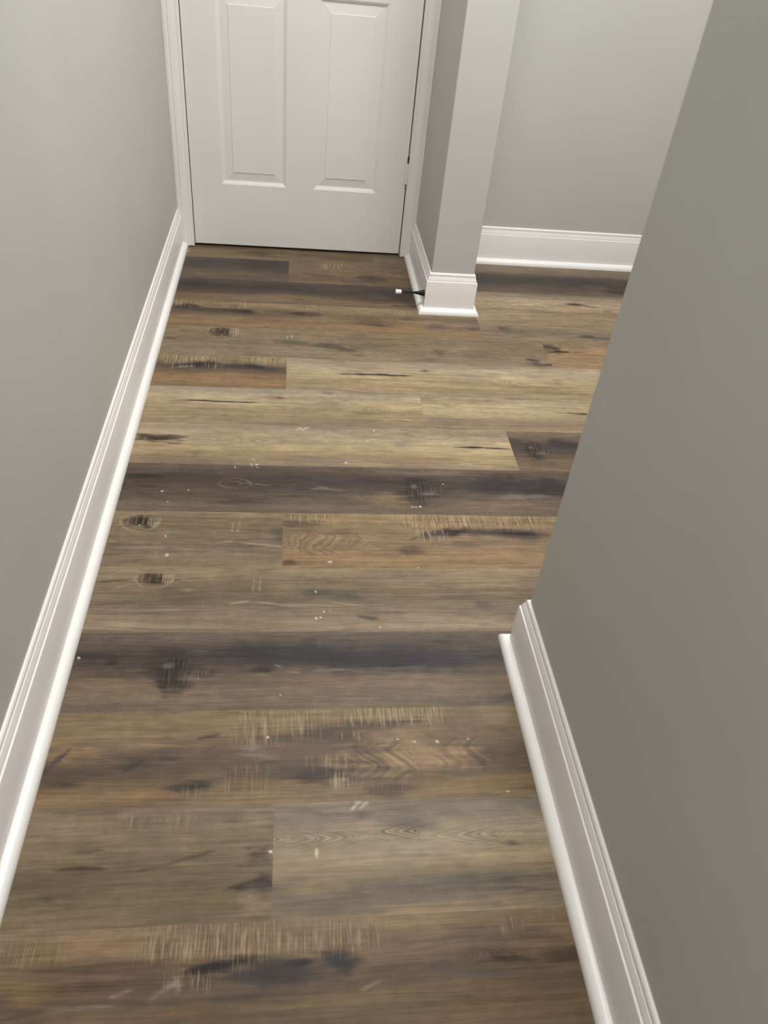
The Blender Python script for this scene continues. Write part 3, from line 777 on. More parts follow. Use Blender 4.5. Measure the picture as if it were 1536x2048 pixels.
 (8,-0.015,1.2,20,[(0, (142, 120, 86)), (0.18, (130, 106, 76)), (0.4, (118, 98, 76)), (0.6, (128, 103, 76)), (0.8, (140, 107, 74)), (1, (126, 98, 70))],[
  ('chat', -0.0079, 0.0935, 1.3381, 1.3749, 0.9),
  ('chat', 0.2521, 0.4295, 1.3279, 1.376, 1.0),
  ('chat', 0.4295, 0.5966, 1.3321, 1.3773, 0.8),
  ('blob', 0.0242, 1.3434, 0.0502, 0.0126, (84, 68, 54), 0.8),
  ('blob', 0.0016, 1.2158, 0.0172, 0.01, (84, 62, 48), 0.8),
  ('cath', 0.0776, 1.2776, 0.1208, 0.0563, -1, 6.5, 1.0, 1.7),
  ('blob', 0.0779, 1.2909, 0.081, 0.0335, (146, 116, 84), 0.5),
  ('blob', 0.1722, 1.2789, 0.0635, 0.0267, (112, 98, 76), 0.5),
  ('streak', 0.2693, 1.2903, 0.3287, 1.3186, 0.011, (80, 66, 58), 0.8),
  ('streak', 0.2937, 1.3008, 0.4208, 1.3307, 0.014, (46, 38, 36), 1.0),
  ('streak', 0.3951, 1.3197, 0.6005, 1.3124, 0.0169, (68, 58, 54), 0.85),
  ('streak', 0.4807, 1.3176, 0.5765, 1.3134, 0.0113, (46, 40, 38), 0.9),
  ('chat', 0.2799, 0.3595, 1.2842, 1.322, 0.9),
  ('blob', 0.3311, 1.3014, 0.0422, 0.0096, (150, 140, 124), 0.6),
  ('chat', 0.4936, 0.5326, 1.318, 1.3502, 0.6),
  ('blob', 0.2653, 1.2536, 0.0318, 0.0171, (84, 68, 58), 0.75),
  ('blob', 0.3879, 1.275, 0.0561, 0.0162, (88, 76, 70), 0.7),
  ('blob', 0.4778, 1.256, 0.1173, 0.0267, (148, 114, 82), 0.6),
  ('streak', 0.0894, 1.226, 0.2442, 1.2242, 0.0089, (152, 114, 80), 0.6),
  ('blob', 0.3601, 1.2157, 0.1814, 0.0089, (132, 98, 66), 0.6),
  ('blob', 0.1075, 1.3605, 0.0559, 0.0143, (150, 120, 84), 0.5),
  ('blob', 0.0861, 1.2165, 0.0029, 0.0029, (214, 207, 195), 1.1),
  ('blob', 0.0877, 1.2259, 0.0014, 0.0014, (214, 207, 195), 1.1),
  ('blob', 0.0978, 1.2401, 0.0022, 0.0022, (214, 207, 195), 1.1),
  ('blob', 0.2795, 1.1998, 0.0025, 0.0025, (214, 207, 195), 1.1),
  ('blob', 0.3564, 1.2061, 0.0016, 0.0016, (214, 207, 195), 1.1),
  ('blob', 0.0896, 1.2172, 0.0036, 0.0036, (214, 207, 195), 1.1),
 ]),
 (9,-0.6,1.2,21,[(0, (138, 120, 94)), (0.16, (122, 105, 82)), (0.4, (106, 91, 73)), (0.62, (114, 99, 80)), (0.8, (124, 108, 88)), (0.93, (134, 117, 96)), (1, (112, 97, 80))],[
  ('blob', -0.2738, 1.1664, 0.0432, 0.0221, (88, 73, 58), 0.6),
  ('blob', -0.2805, 1.1673, 0.0259, 0.0163, (44, 35, 30), 1.0),
  ('blob', -0.2617, 1.1635, 0.0233, 0.0144, (54, 43, 36), 0.9),
  ('blob', -0.297, 1.1663, 0.0199, 0.0115, (96, 80, 64), 0.5),
  ('ring', -0.2742, 1.1644, 0.0411, 0.0297, (150, 136, 114), 0.75, 0.0, 0.62),
  ('tick', -0.2566, 1.155, 1.1781, 0.0028, (160, 146, 124), 0.8),
  ('tick', -0.2516, 1.1522, 1.1781, 0.0028, (160, 146, 124), 0.8),
  ('tick', -0.2466, 1.1493, 1.1781, 0.0028, (160, 146, 124), 0.8),
  ('tick', -0.2415, 1.1522, 1.1782, 0.0028, (160, 146, 124), 0.8),
  ('tick', -0.2365, 1.1551, 1.1782, 0.0028, (160, 146, 124), 0.8),
  ('tick', -0.2989, 1.1577, 1.1836, 0.0018, (140, 124, 102), 0.6),
  ('tick', -0.2822, 1.1577, 1.1838, 0.0018, (140, 124, 102), 0.6),
  ('tick', -0.2688, 1.1578, 1.1838, 0.0018, (140, 124, 102), 0.6),
  ('tick', -0.3168, 1.1576, 1.1835, 0.0018, (140, 124, 102), 0.6),
  ('tick', -0.3128, 1.1576, 1.1836, 0.0018, (140, 124, 102), 0.6),
  ('blob', -0.2743, 1.1558, 0.0012, 0.0012, (214, 207, 195), 1.1),
  ('blob', -0.2682, 1.1549, 0.0012, 0.0012, (214, 207, 195), 1.1),
  ('tick', -0.0733, 1.1309, 1.1635, 0.0026, (172, 158, 132), 0.8),
  ('tick', -0.0603, 1.131, 1.1645, 0.0026, (172, 158, 132), 0.8),
  ('streak', -0.3869, 1.1549, -0.3158, 1.1599, 0.0057, (82, 68, 56), 0.7),
  ('streak', -0.3511, 1.1363, -0.3205, 1.1481, 0.0033, (150, 136, 114), 0.6),
  ('blob', -0.2857, 1.1342, 0.0294, 0.014, (116, 92, 66), 0.5),
  ('blob', -0.2031, 1.1297, 0.0165, 0.0093, (124, 116, 106), 0.7),
  ('streak', -0.1209, 1.093, -0.0753, 1.103, 0.0046, (152, 140, 118), 0.7),
  ('streak', -0.0751, 1.0998, 0.0451, 1.0847, 0.0046, (158, 144, 120), 0.7),
  ('streak', -0.3803, 1.0712, -0.1914, 1.0796, 0.0031, (148, 134, 112), 0.5),
  ('blob', -0.1927, 1.093, 0.0811, 0.018, (100, 85, 68), 0.5),
  ('streak', -0.3783, 1.0932, -0.2901, 1.0976, 0.0054, (92, 78, 64), 0.6),
  ('blob', -0.0977, 1.1489, 0.1015, 0.0287, (104, 90, 70), 0.5),
  ('streak', 0.0198, 1.129, 0.1569, 1.1119, 0.0172, (84, 78, 66), 0.8),
  ('streak', 0.0652, 1.1119, 0.2474, 1.0892, 0.0113, (98, 87, 76), 0.6),
  ('streak', 0.0814, 1.1005, 0.1717, 1.0837, 0.0028, (146, 134, 112), 0.6),
  ('streak', 0.1371, 1.059, 0.1818, 1.0534, 0.0076, (78, 70, 60), 0.8),
  ('streak', -0.0087, 1.095, 0.1222, 1.0865, 0.0033, (146, 134, 112), 0.6),
  ('streak', 0.1876, 1.0753, 0.245, 1.0669, 0.0055, (88, 76, 66), 0.5),
  ('blob', 0.4059, 1.0936, 0.0233, 0.0149, (88, 73, 64), 0.85),
  ('blob', 0.4169, 1.0833, 0.0517, 0.0284, (110, 94, 80), 0.6),
  ('blob', 0.3702, 1.1658, 0.1555, 0.0306, (132, 115, 91), 0.5),
  ('blob', 0.222, 1.1772, 0.035, 0.0073, (112, 100, 82), 0.5),
  ('blob', 0.2687, 1.0558, 0.0832, 0.0164, (128, 112, 92), 0.5),
  ('blob', 0.0848, 1.0749, 0.0016, 0.0016, (214, 207, 195), 1.1),
  ('blob', 0.0713, 1.0728, 0.0025, 0.0025, (214, 207, 195), 1.1),
  ('blob', 0.0559, 1.0538, 0.0022, 0.0022, (214, 207, 195), 1.1),
  ('blob', 0.0661, 1.0576, 0.0016, 0.0016, (214, 207, 195), 1.1),
  ('blob', 0.1828, 1.0308, 0.0025, 0.0025, (214, 207, 195), 1.1),
  ('blob', 0.0563, 1.1273, 0.0022, 0.0022, (214, 207, 195), 1.1),
  ('blob', 0.0559, 1.1293, 0.0022, 0.0022, (214, 207, 195), 1.1),
  ('blob', 0.0717, 1.0724, 0.0025, 0.0025, (214, 207, 195), 1.1),
  ('blob', 0.0647, 1.0568, 0.0025, 0.0025, (214, 207, 195), 1.1),
  ('blob', 0.0557, 1.0555, 0.0029, 0.0029, (214, 207, 195), 1.1),
 ]),
 (10,-0.6,1.2,22,[(0, (98, 85, 73)), (0.18, (84, 72, 62)), (0.32, (70, 61, 55)), (0.48, (80, 68, 59)), (0.65, (102, 86, 70)), (0.85, (110, 94, 76)), (1, (100, 86, 72))],[
  ('blob', -0.2081, 0.9235, 0.0509, 0.0475, (62, 52, 46), 0.75),
  ('blob', -0.2127, 0.9286, 0.0353, 0.0377, (42, 36, 33), 1.0),
  ('blob', -0.1647, 0.9204, 0.0472, 0.021, (58, 50, 45), 0.8),
  ('blob', -0.2027, 0.894, 0.0231, 0.0242, (54, 45, 40), 0.7),
  ('blob', -0.2198, 0.9388, 0.0118, 0.0112, (116, 108, 104), 0.6),
  ('blob', -0.1776, 0.9122, 0.0235, 0.0079, (112, 100, 90), 0.55),
  ('blob', -0.2057, 0.8868, 0.0154, 0.0106, (98, 86, 76), 0.5),
  ('chat', -0.2309, -0.1841, 0.8844, 0.954, 0.28),
  ('chat', -0.1838, -0.1406, 0.9031, 0.9279, 0.4),
  ('blob', -0.3191, 0.9465, 0.0148, 0.0077, (54, 45, 40), 0.8),
  ('blob', -0.3668, 0.964, 0.0631, 0.0127, (62, 52, 46), 0.7),
  ('streak', -0.3873, 0.9213, -0.255, 0.9147, 0.0094, (80, 66, 54), 0.5),
  ('blob', -0.3024, 0.8924, 0.065, 0.0183, (112, 92, 70), 0.7),
  ('blob', -0.1899, 0.9975, 0.0466, 0.0154, (104, 88, 76), 0.6),
  ('blob', -0.1643, 0.9743, 0.0308, 0.007, (98, 92, 90), 0.6),
  ('streak', -0.3781, 0.9119, -0.2906, 0.9083, 0.0019, (120, 104, 86), 0.4),
  ('blob', -0.0423, 0.9285, 0.0307, 0.0097, (54, 47, 44), 0.8),
  ('blob', -0.0495, 0.9166, 0.0267, 0.0057, (122, 102, 80), 0.7),
  ('streak', -0.0272, 0.9405, -0.0116, 0.9344, 0.0044, (142, 136, 128), 0.7),
  ('streak', -0.0037, 0.9227, 0.0233, 0.9203, 0.0039, (126, 118, 110), 0.6),
  ('streak', -0.1488, 0.9642, 0.4188, 0.9478, 0.0314, (56, 51, 51), 0.9),
  ('streak', -0.0126, 0.9477, 0.3062, 0.9415, 0.015, (52, 47, 47), 0.6),
  ('blob', 0.3138, 0.9934, 0.0629, 0.0128, (66, 60, 58), 0.6),
  ('streak', 0.0653, 0.9246, 0.3047, 0.9314, 0.0059, (92, 84, 80), 0.5),
  ('blob', 0.2199, 0.8934, 0.1571, 0.0172, (114, 97, 80), 0.6),
  ('blob', 0.4042, 0.8572, 0.0317, 0.0121, (76, 68, 64), 0.8),
  ('blob', 0.0263, 0.887, 0.0759, 0.0187, (108, 90, 74), 0.6),
  ('streak', 0.0458, 0.9249, 0.1123, 0.927, 0.0049, (112, 106, 102), 0.6),
  ('blob', 0.3835, 0.9154, 0.0489, 0.0198, (86, 74, 64), 0.6),
  ('blob', -0.1396, 0.8669, 0.0512, 0.0225, (114, 98, 82), 0.5),
  ('streak', -0.1368, 0.899, -0.1285, 0.8423, 0.0181, (124, 112, 98), 0.15),
  ('blob', -0.3814, 0.9593, 0.0032, 0.0032, (214, 207, 195), 1.1),
  ('blob', -0.0124, 0.8701, 0.0016, 0.0016, (214, 207, 195), 1.1),
 ]),
 (11,-0.6,1.2,23,[(0, (122, 104, 78)), (0.14, (126, 106, 80)), (0.3, (116, 97, 74)), (0.48, (98, 81, 66)), (0.66, (88, 73, 60)), (0.8, (104, 85, 64)), (0.92, (126, 101, 72)), (1, (118, 98, 74))],[
  ('blob', -0.3559, 0.7588, 0.0498, 0.0235, (138, 108, 76), 0.8),
  ('streak', -0.3902, 0.7236, -0.353, 0.7685, 0.01, (76, 67, 62), 0.85),
  ('blob', -0.2459, 0.7364, 0.0434, 0.017, (80, 68, 58), 0.8),
  ('streak', -0.2666, 0.7218, -0.2337, 0.7438, 0.0084, (64, 56, 54), 0.85),
  ('blob', -0.3509, 0.7206, 0.0779, 0.0206, (78, 65, 53), 0.8),
  ('blob', -0.3505, 0.704, 0.0482, 0.0081, (66, 55, 46), 0.8),
  ('blob', -0.1575, 0.6917, 0.0429, 0.0118, (54, 48, 45), 0.95),
  ('streak', -0.2573, 0.7881, -0.1315, 0.7728, 0.0057, (106, 88, 72), 0.6),
  ('streak', -0.1529, 0.7794, -0.112, 0.7908, 0.0074, (80, 66, 54), 0.8),
  ('streak', -0.252, 0.7758, -0.155, 0.7653, 0.0032, (142, 116, 84), 0.6),
  ('streak', -0.219, 0.7591, -0.1301, 0.7567, 0.0088, (94, 82, 74), 0.7),
  ('blob', -0.1901, 0.7445, 0.0203, 0.007, (74, 64, 60), 0.8),
  ('streak', -0.1435, 0.7531, -0.117, 0.7644, 0.0048, (70, 58, 50), 0.7),
  ('blob', -0.0541, 0.7579, 0.0349, 0.0105, (136, 130, 118), 0.9),
  ('blob', -0.0397, 0.7463, 0.0278, 0.0087, (116, 106, 94), 0.6),
  ('chat', -0.0878, -0.0093, 0.7626, 0.8342, 0.7),
  ('blob', -0.0877, 0.7398, 0.079, 0.0275, (98, 80, 64), 0.6),
  ('blob', -0.032, 0.7207, 0.0206, 0.0054, (118, 112, 102), 0.7),
  ('blob', -0.2588, 0.7141, 0.1314, 0.0097, (86, 72, 60), 0.5),
  ('blob', -0.3477, 0.677, 0.0632, 0.0107, (132, 98, 64), 0.7),
  ('blob', -0.227, 0.6766, 0.0516, 0.0129, (138, 104, 70), 0.6),
  ('blob', -0.1264, 0.7139, 0.0504, 0.0076, (112, 94, 76), 0.5),
  ('chat', -0.173, -0.1237, 0.6703, 0.6959, 0.5),
  ('chat', -0.1086, -0.0245, 0.6713, 0.7275, 0.35),
  ('chat', -0.0021, 0.0581, 0.777, 0.8282, 0.7),
  ('blob', 0.0729, 0.7843, 0.1013, 0.0277, (80, 68, 57), 0.75),
  ('blob', 0.1881, 0.8051, 0.1118, 0.013, (84, 70, 59), 0.75),
  ('chat', 0.0924, 0.2877, 0.7986, 0.8382, 1.0),
  ('chat', -0.0467, 0.0923, 0.8024, 0.8371, 0.5),
  ('chat', 0.0907, 0.1341, 0.7626, 0.7875, 0.8),
  ('chat', 0.0363, 0.1239, 0.7117, 0.7431, 0.6),
  ('blob', 0.0637, 0.7083, 0.0726, 0.0177, (66, 56, 50), 0.85),
  ('blob', -0.0087, 0.722, 0.0516, 0.0194, (86, 70, 58), 0.6),
  ('blob', 0.1119, 0.7667, 0.0216, 0.0107, (58, 50, 46), 0.7),
  ('blob', 0.2109, 0.7396, 0.1191, 0.0444, (146, 117, 84), 0.85),
  ('cath', 0.1818, 0.7363, 0.1219, 0.0502, 1, 6.5, 1.0, 1.9),
  ('cath', 0.3054, 0.737, 0.0915, 0.0447, 1, 5, 0.8, 1.4),
  ('blob', 0.0966, 0.7467, 0.0213, 0.0097, (140, 114, 86), 0.5),
  ('blob', 0.2081, 0.7811, 0.0295, 0.0127, (150, 120, 86), 0.7),
  ('blob', 0.2823, 0.7793, 0.0448, 0.017, (104, 88, 70), 0.5),
  ('blob', 0.3988, 0.7938, 0.0843, 0.0262, (106, 88, 64), 0.7),
  ('blob', 0.3864, 0.7348, 0.0592, 0.0245, (92, 76, 56), 0.7),
  ('streak', 0.3355, 0.7403, 0.367, 0.7498, 0.0033, (74, 64, 56), 0.7),
  ('blob', 0.084, 0.6924, 0.0172, 0.0151, (150, 136, 112), 0.7),
  ('chat', 0.06, 0.1151, 0.6773, 0.7114, 0.8),
  ('blob', 0.1731, 0.6802, 0.0416, 0.0173, (84, 70, 60), 0.8),
  ('chat', 0.152, 0.19, 0.6635, 0.6897, 0.7),
  ('blob', 0.3504, 0.6842, 0.118, 0.0207, (126, 95, 60), 0.8),
  ('blob', 0.0089, 0.6798, 0.0674, 0.0148, (130, 104, 74), 0.6),
  ('blob', -0.0321, 0.7827, 0.0029, 0.0029, (214, 207, 195), 1.1),
  ('blob', -0.0318, 0.7826, 0.0025, 0.0025, (214, 207, 195), 1.1),
  ('blob', 0.2213, 0.7673, 0.0022, 0.0022, (214, 207, 195), 1.1),
  ('blob', 0.2618, 0.7663, 0.0032, 0.0032, (214, 207, 195), 1.1),
  ('blob', 0.1925, 0.773, 0.0022, 0.0022, (214, 207, 195), 1.1),
  ('blob', 0.3183, 0.7699, 0.0016, 0.0016, (214, 207, 195), 1.1),
  ('blob', 0.3687, 0.6683, 0.0022, 0.0022, (214, 207, 195), 1.1),
 ]),
 (12,-0.6,-0.018,24,[(0, (114, 99, 81)), (0.15, (120, 104, 83)), (0.35, (118, 102, 79)), (0.5, (108, 93, 73)), (0.65, (106, 91, 69)), (0.85, (110, 94, 72)), (1, (118, 101, 79))],[
  ('streak', -0.3198, 0.5909, -0.263, 0.5919, 0.0051, (84, 70, 54), 0.8),
  ('streak', -0.3377, 0.5652, -0.2552, 0.5648, 0.0074, (70, 56, 43), 0.9),
  ('streak', -0.3922, 0.5629, -0.318, 0.569, 0.0049, (92, 78, 62), 0.6),
  ('streak', -0.2215, 0.5588, -0.1566, 0.5686, 0.005, (86, 74, 60), 0.7),
  ('streak', -0.1688, 0.5691, -0.1029, 0.5856, 0.0051, (84, 72, 58), 0.7),
  ('blob', -0.1837, 0.5904, 0.0431, 0.0065, (108, 92, 80), 0.6),
  ('blob', -0.342, 0.5223, 0.0544, 0.0175, (92, 80, 61), 0.8),
  ('blob', -0.3334, 0.5219, 0.0115, 0.0053, (76, 66, 52), 0.7),
  ('blob', -0.1973, 0.5157, 0.1229, 0.0135, (104, 91, 66), 0.6),
  ('blob', -0.103, 0.5115, 0.0356, 0.0177, (112, 92, 62), 0.6),
  ('streak', -0.3866, 0.5417, -0.3316, 0.5513, 0.0036, (96, 82, 66), 0.6),
  ('blob', -0.0431, 0.5751, 0.0188, 0.0142, (80, 66, 53), 0.85),
  ('streak', -0.0549, 0.5612, -0.0217, 0.5955, 0.0084, (94, 80, 64), 0.7),
  ('streak', -0.0862, 0.5256, -0.0173, 0.544, 0.008, (68, 57, 48), 0.95),
  ('blob', -0.0293, 0.5353, 0.0183, 0.0135, (66, 56, 50), 0.8),
  ('blob', -0.0653, 0.5262, 0.0151, 0.0054, (62, 52, 44), 0.7),
  ('blob', -0.0429, 0.497, 0.0327, 0.0134, (142, 122, 94), 0.8),
  ('blob', -0.0525, 0.5122, 0.018, 0.0077, (136, 114, 98), 0.6),
  ('blob', -0.1179, 0.6159, 0.076, 0.0169, (122, 106, 84), 0.5),
  ('blob', -0.3021, 0.6531, 0.0628, 0.0055, (92, 78, 62), 0.6),
  ('blob', -0.084, 0.6299, 0.0129, 0.0041, (88, 74, 62), 0.6),
  ('chat', -0.2579, -0.1317, 0.6187, 0.6425, 0.35),
  ('blob', -0.0486, 0.6304, 0.0291, 0.0173, (132, 116, 90), 0.6),
  ('chat', -0.1713, -0.1155, 0.5839, 0.5937, 0.3),
  ('blob', -0.1281, 0.558, 0.0366, 0.0125, (124, 106, 84), 0.5),
  ('blob', -0.0214, 0.5807, 0.0032, 0.0032, (214, 207, 195), 1.1),
 ]),
 (12,-0.018,1.2,25,[(0, (124, 111, 95)), (0.15, (134, 120, 102)), (0.3, (148, 133, 110)), (0.5, (154, 137, 110)), (0.62, (136, 119, 95)), (0.74, (112, 99, 83)), (0.88, (114, 101, 84)), (1, (126, 109, 87))],[
  ('cath', 0.1962, 0.6053, 0.0973, 0.0232, -1, 8, 1.0, 0.7),
  ('cath', 0.0517, 0.5992, 0.0945, 0.0227, 1, 8, 0.8, 0.8),
  ('cath', 0.3045, 0.5954, 0.0985, 0.0231, -1, 6, 0.6, 0.6),
  ('streak', 0.1072, 0.6105, 0.1852, 0.6076, 0.007, (160, 142, 110), 0.7),
  ('blob', 0.205, 0.6167, 0.0415, 0.0157, (108, 100, 92), 0.7),
  ('streak', 0.1033, 0.6441, 0.1213, 0.6598, 0.0065, (186, 178, 160), 0.75),
  ('streak', 0.1165, 0.6437, 0.1346, 0.6593, 0.0057, (186, 178, 160), 0.75),
  ('streak', 0.1078, 0.6582, 0.1361, 0.6531, 0.0041, (186, 178, 160), 0.5),
  ('blob', 0.1236, 0.6354, 0.015, 0.0056, (88, 78, 68), 0.7),
  ('tick', 0.0478, 0.5697, 0.5832, 0.004, (205, 196, 178), 0.9),
  ('streak', -0.016, 0.5596, 0.1333, 0.5607, 0.0036, (160, 142, 108), 0.7),
  ('streak', -0.0151, 0.5213, 0.0957, 0.5268, 0.0137, (146, 126, 94), 0.7),
  ('blob', 0.0192, 0.537, 0.0313, 0.0139, (120, 104, 90), 0.6),
  ('streak', 0.1335, 0.5644, 0.3018, 0.5801, 0.0052, (158, 140, 112), 0.6),
  ('streak', 0.1755, 0.5482, 0.4209, 0.5528, 0.0073, (146, 128, 100), 0.6),
  ('blob', 0.3806, 0.6449, 0.079, 0.0124, (108, 98, 88), 0.6),
  ('blob', 0.3568, 0.5799, 0.0189, 0.0053, (84, 76, 70), 0.7),
  ('blob', 0.0669, 0.5008, 0.1129, 0.0147, (104, 92, 78), 0.6),
  ('streak', 0.1372, 0.5181, 0.4208, 0.5235, 0.0126, (98, 88, 76), 0.7),
  ('blob', 0.3685, 0.5062, 0.0543, 0.0055, (86, 74, 64), 0.6),
  ('streak', 0.1277, 0.4832, 0.4161, 0.4782, 0.0073, (136, 117, 89), 0.8),
  ('streak', 0.0042, 0.6436, 0.146, 0.6326, 0.0048, (104, 96, 86), 0.6),
 ]),
 (13,-0.6,1.2,26,[(0, (126, 105, 82)), (0.1, (124, 101, 76)), (0.25, (112, 90, 67)), (0.42, (90, 73, 58)), (0.6, (100, 82, 62)), (0.8, (106, 86, 60)), (1, (96, 78, 54))],[
  ('chat', -0.1974, -0.0207, 0.4284, 0.4802, 1.0),
  ('chat', -0.379, -0.2973, 0.4324, 0.4694, 0.4),
  ('chat', -0.0331, 0.1386, 0.4316, 0.4753, 0.8),
  ('chat', 0.3043, 0.3425, 0.4432, 0.469, 0.8),
  ('chat', 0.3755, 0.3967, 0.4466, 0.4727, 0.5),
  ('blob', -0.2715, 0.4552, 0.1051, 0.0134, (140, 107, 74), 0.7),
  ('blob', -0.3526, 0.4753, 0.0829, 0.0055, (126, 112, 88), 0.5),
  ('blob', -0.124, 0.4559, 0.074, 0.0164, (124, 106, 84), 0.5),
  ('streak', -0.1394, 0.4171, -0.0287, 0.4323, 0.0115, (44, 37, 33), 1.0),
  ('blob', -0.0927, 0.4198, 0.0363, 0.0099, (40, 34, 31), 0.8),
  ('blob', -0.0056, 0.4153, 0.0792, 0.0183, (64, 56, 52), 0.85),
  ('blob', 0.0228, 0.4223, 0.02, 0.0058, (44, 39, 38), 0.8),
  ('chat', -0.0736, -0.0341, 0.4075, 0.4444, 0.6),
  ('streak', -0.1779, 0.3818, -0.1363, 0.4144, 0.0075, (112, 102, 94), 0.5),
  ('blob', -0.1434, 0.4046, 0.0137, 0.0111, (150, 144, 132), 0.6),
  ('chat', -0.1542, -0.0939, 0.3886, 0.4164, 1.0),
  ('streak', -0.2271, 0.3918, -0.1966, 0.4, 0.005, (130, 120, 104), 0.8),
  ('blob', -0.2526, 0.4282, 0.1144, 0.0093, (88, 70, 54), 0.7),
  ('blob', -0.2557, 0.4032, 0.0802, 0.009, (96, 72, 52), 0.6),
  ('blob', -0.3341, 0.4025, 0.0579, 0.0148, (118, 90, 56), 0.7),
  ('streak', -0.3576, 0.3753, -0.2828, 0.3828, 0.0038, (74, 60, 42), 0.6),
  ('streak', -0.3084, 0.3819, -0.2148, 0.3815, 0.0053, (112, 104, 90), 0.6),
  ('blob', -0.0571, 0.3825, 0.0903, 0.0149, (78, 68, 58), 0.6),
  ('blob', -0.1804, 0.3991, 0.0324, 0.0225, (86, 70, 58), 0.6),
  ('blob', -0.123, 0.3667, 0.0934, 0.0096, (104, 80, 54), 0.6),
  ('blob', 0.0741, 0.4169, 0.0356, 0.0178, (54, 47, 46), 0.95),
  ('chat', 0.0519, 0.1045, 0.4227, 0.4549, 1.0),
  ('blob', -0.0124, 0.4111, 0.0539, 0.0263, (62, 55, 51), 0.85),
  ('blob', 0.0225, 0.4217, 0.0161, 0.006, (50, 44, 42), 0.7),
  ('streak', 0.103, 0.411, 0.2612, 0.4088, 0.0066, (86, 70, 58), 0.7),
  ('blob', 0.1844, 0.4658, 0.1024, 0.0097, (136, 114, 84), 0.6),
  ('blob', 0.2152, 0.4388, 0.0741, 0.0125, (98, 84, 72), 0.5),
  ('blob', 0.323, 0.4133, 0.0371, 0.0109, (60, 47, 36), 0.95),
  ('cath', 0.2834, 0.4199, 0.0505, 0.0183, 1, 7, 0.7, 0.3),
  ('blob', 0.4054, 0.4122, 0.0411, 0.0123, (72, 56, 40), 0.7),
  ('blob', 0.3018, 0.4441, 0.0859, 0.0158, (88, 74, 64), 0.6),
  ('streak', 0.1013, 0.382, 0.1342, 0.3946, 0.004, (136, 120, 96), 0.6),
  ('blob', 0.126, 0.3722, 0.1581, 0.0168, (112, 92, 64), 0.6),
  ('blob', 0.2872, 0.3691, 0.1301, 0.0199, (106, 82, 54), 0.6),
  ('streak', 0.2535, 0.3638, 0.4173, 0.3577, 0.004, (92, 72, 48), 0.5),
  ('blob', 0.2757, 0.396, 0.0662, 0.0106, (90, 78, 66), 0.6),
 ]),
 (14,-0.6,0.1,27,[(0, (120, 103, 82)), (0.4, (110, 95, 76)), (1, (122, 106, 84))],[
 ]),
 (14,0.1,1.2,28,[(0, (90, 77, 66)), (0.4, (72, 63, 56)), (1, (100, 86, 72))],[
 ]),
 (15,-0.6,1.2,29,[(0, (140, 124, 100)), (0.5, (158, 140, 112)), (1, (136, 118, 92))],[
 ]),
]

ROW0, PW = 2.8191, 0.18
FLOOR_GAIN = 1.0
_lat = {}


def vnoise(x, y, seed):
    if seed not in _lat:
        _lat[seed] = np.random.RandomState(seed).rand(256, 256)
    g = _lat[seed]
    xi, yi = np.floor(x).astype(int), np.floor(y).astype(int)
    fx, fy = x - xi, y - yi
    fx, fy = fx * fx * (3 - 2 * fx), fy * fy * (3 - 2 * fy)
    a, b2 = g[xi % 256, yi % 256], g[(xi + 1) % 256, yi % 256]
    c, d = g[xi % 256, (yi + 1) % 256], g[(xi + 1) % 256, (yi + 1) % 256]
    return (a * (1 - fx) + b2 * fx) * (1 - fy) + (c * (1 - fx) + d * fx) * fy * 1.0


def fbm(x, y, seed, n=3):
    s, a, t = 0, 1.0, 0
    for i in range(n):
        s = s + a * (vnoise(x * 2 ** i, y * 2 ** i, seed + i) - 0.5)
        t += a
        a *= 0.55
    return s / t * 2


def sstep(a, b2, x):
    t = np.clip((x - a) / (b2 - a), 0, 1)
    return t * t * (3 - 2 * t)


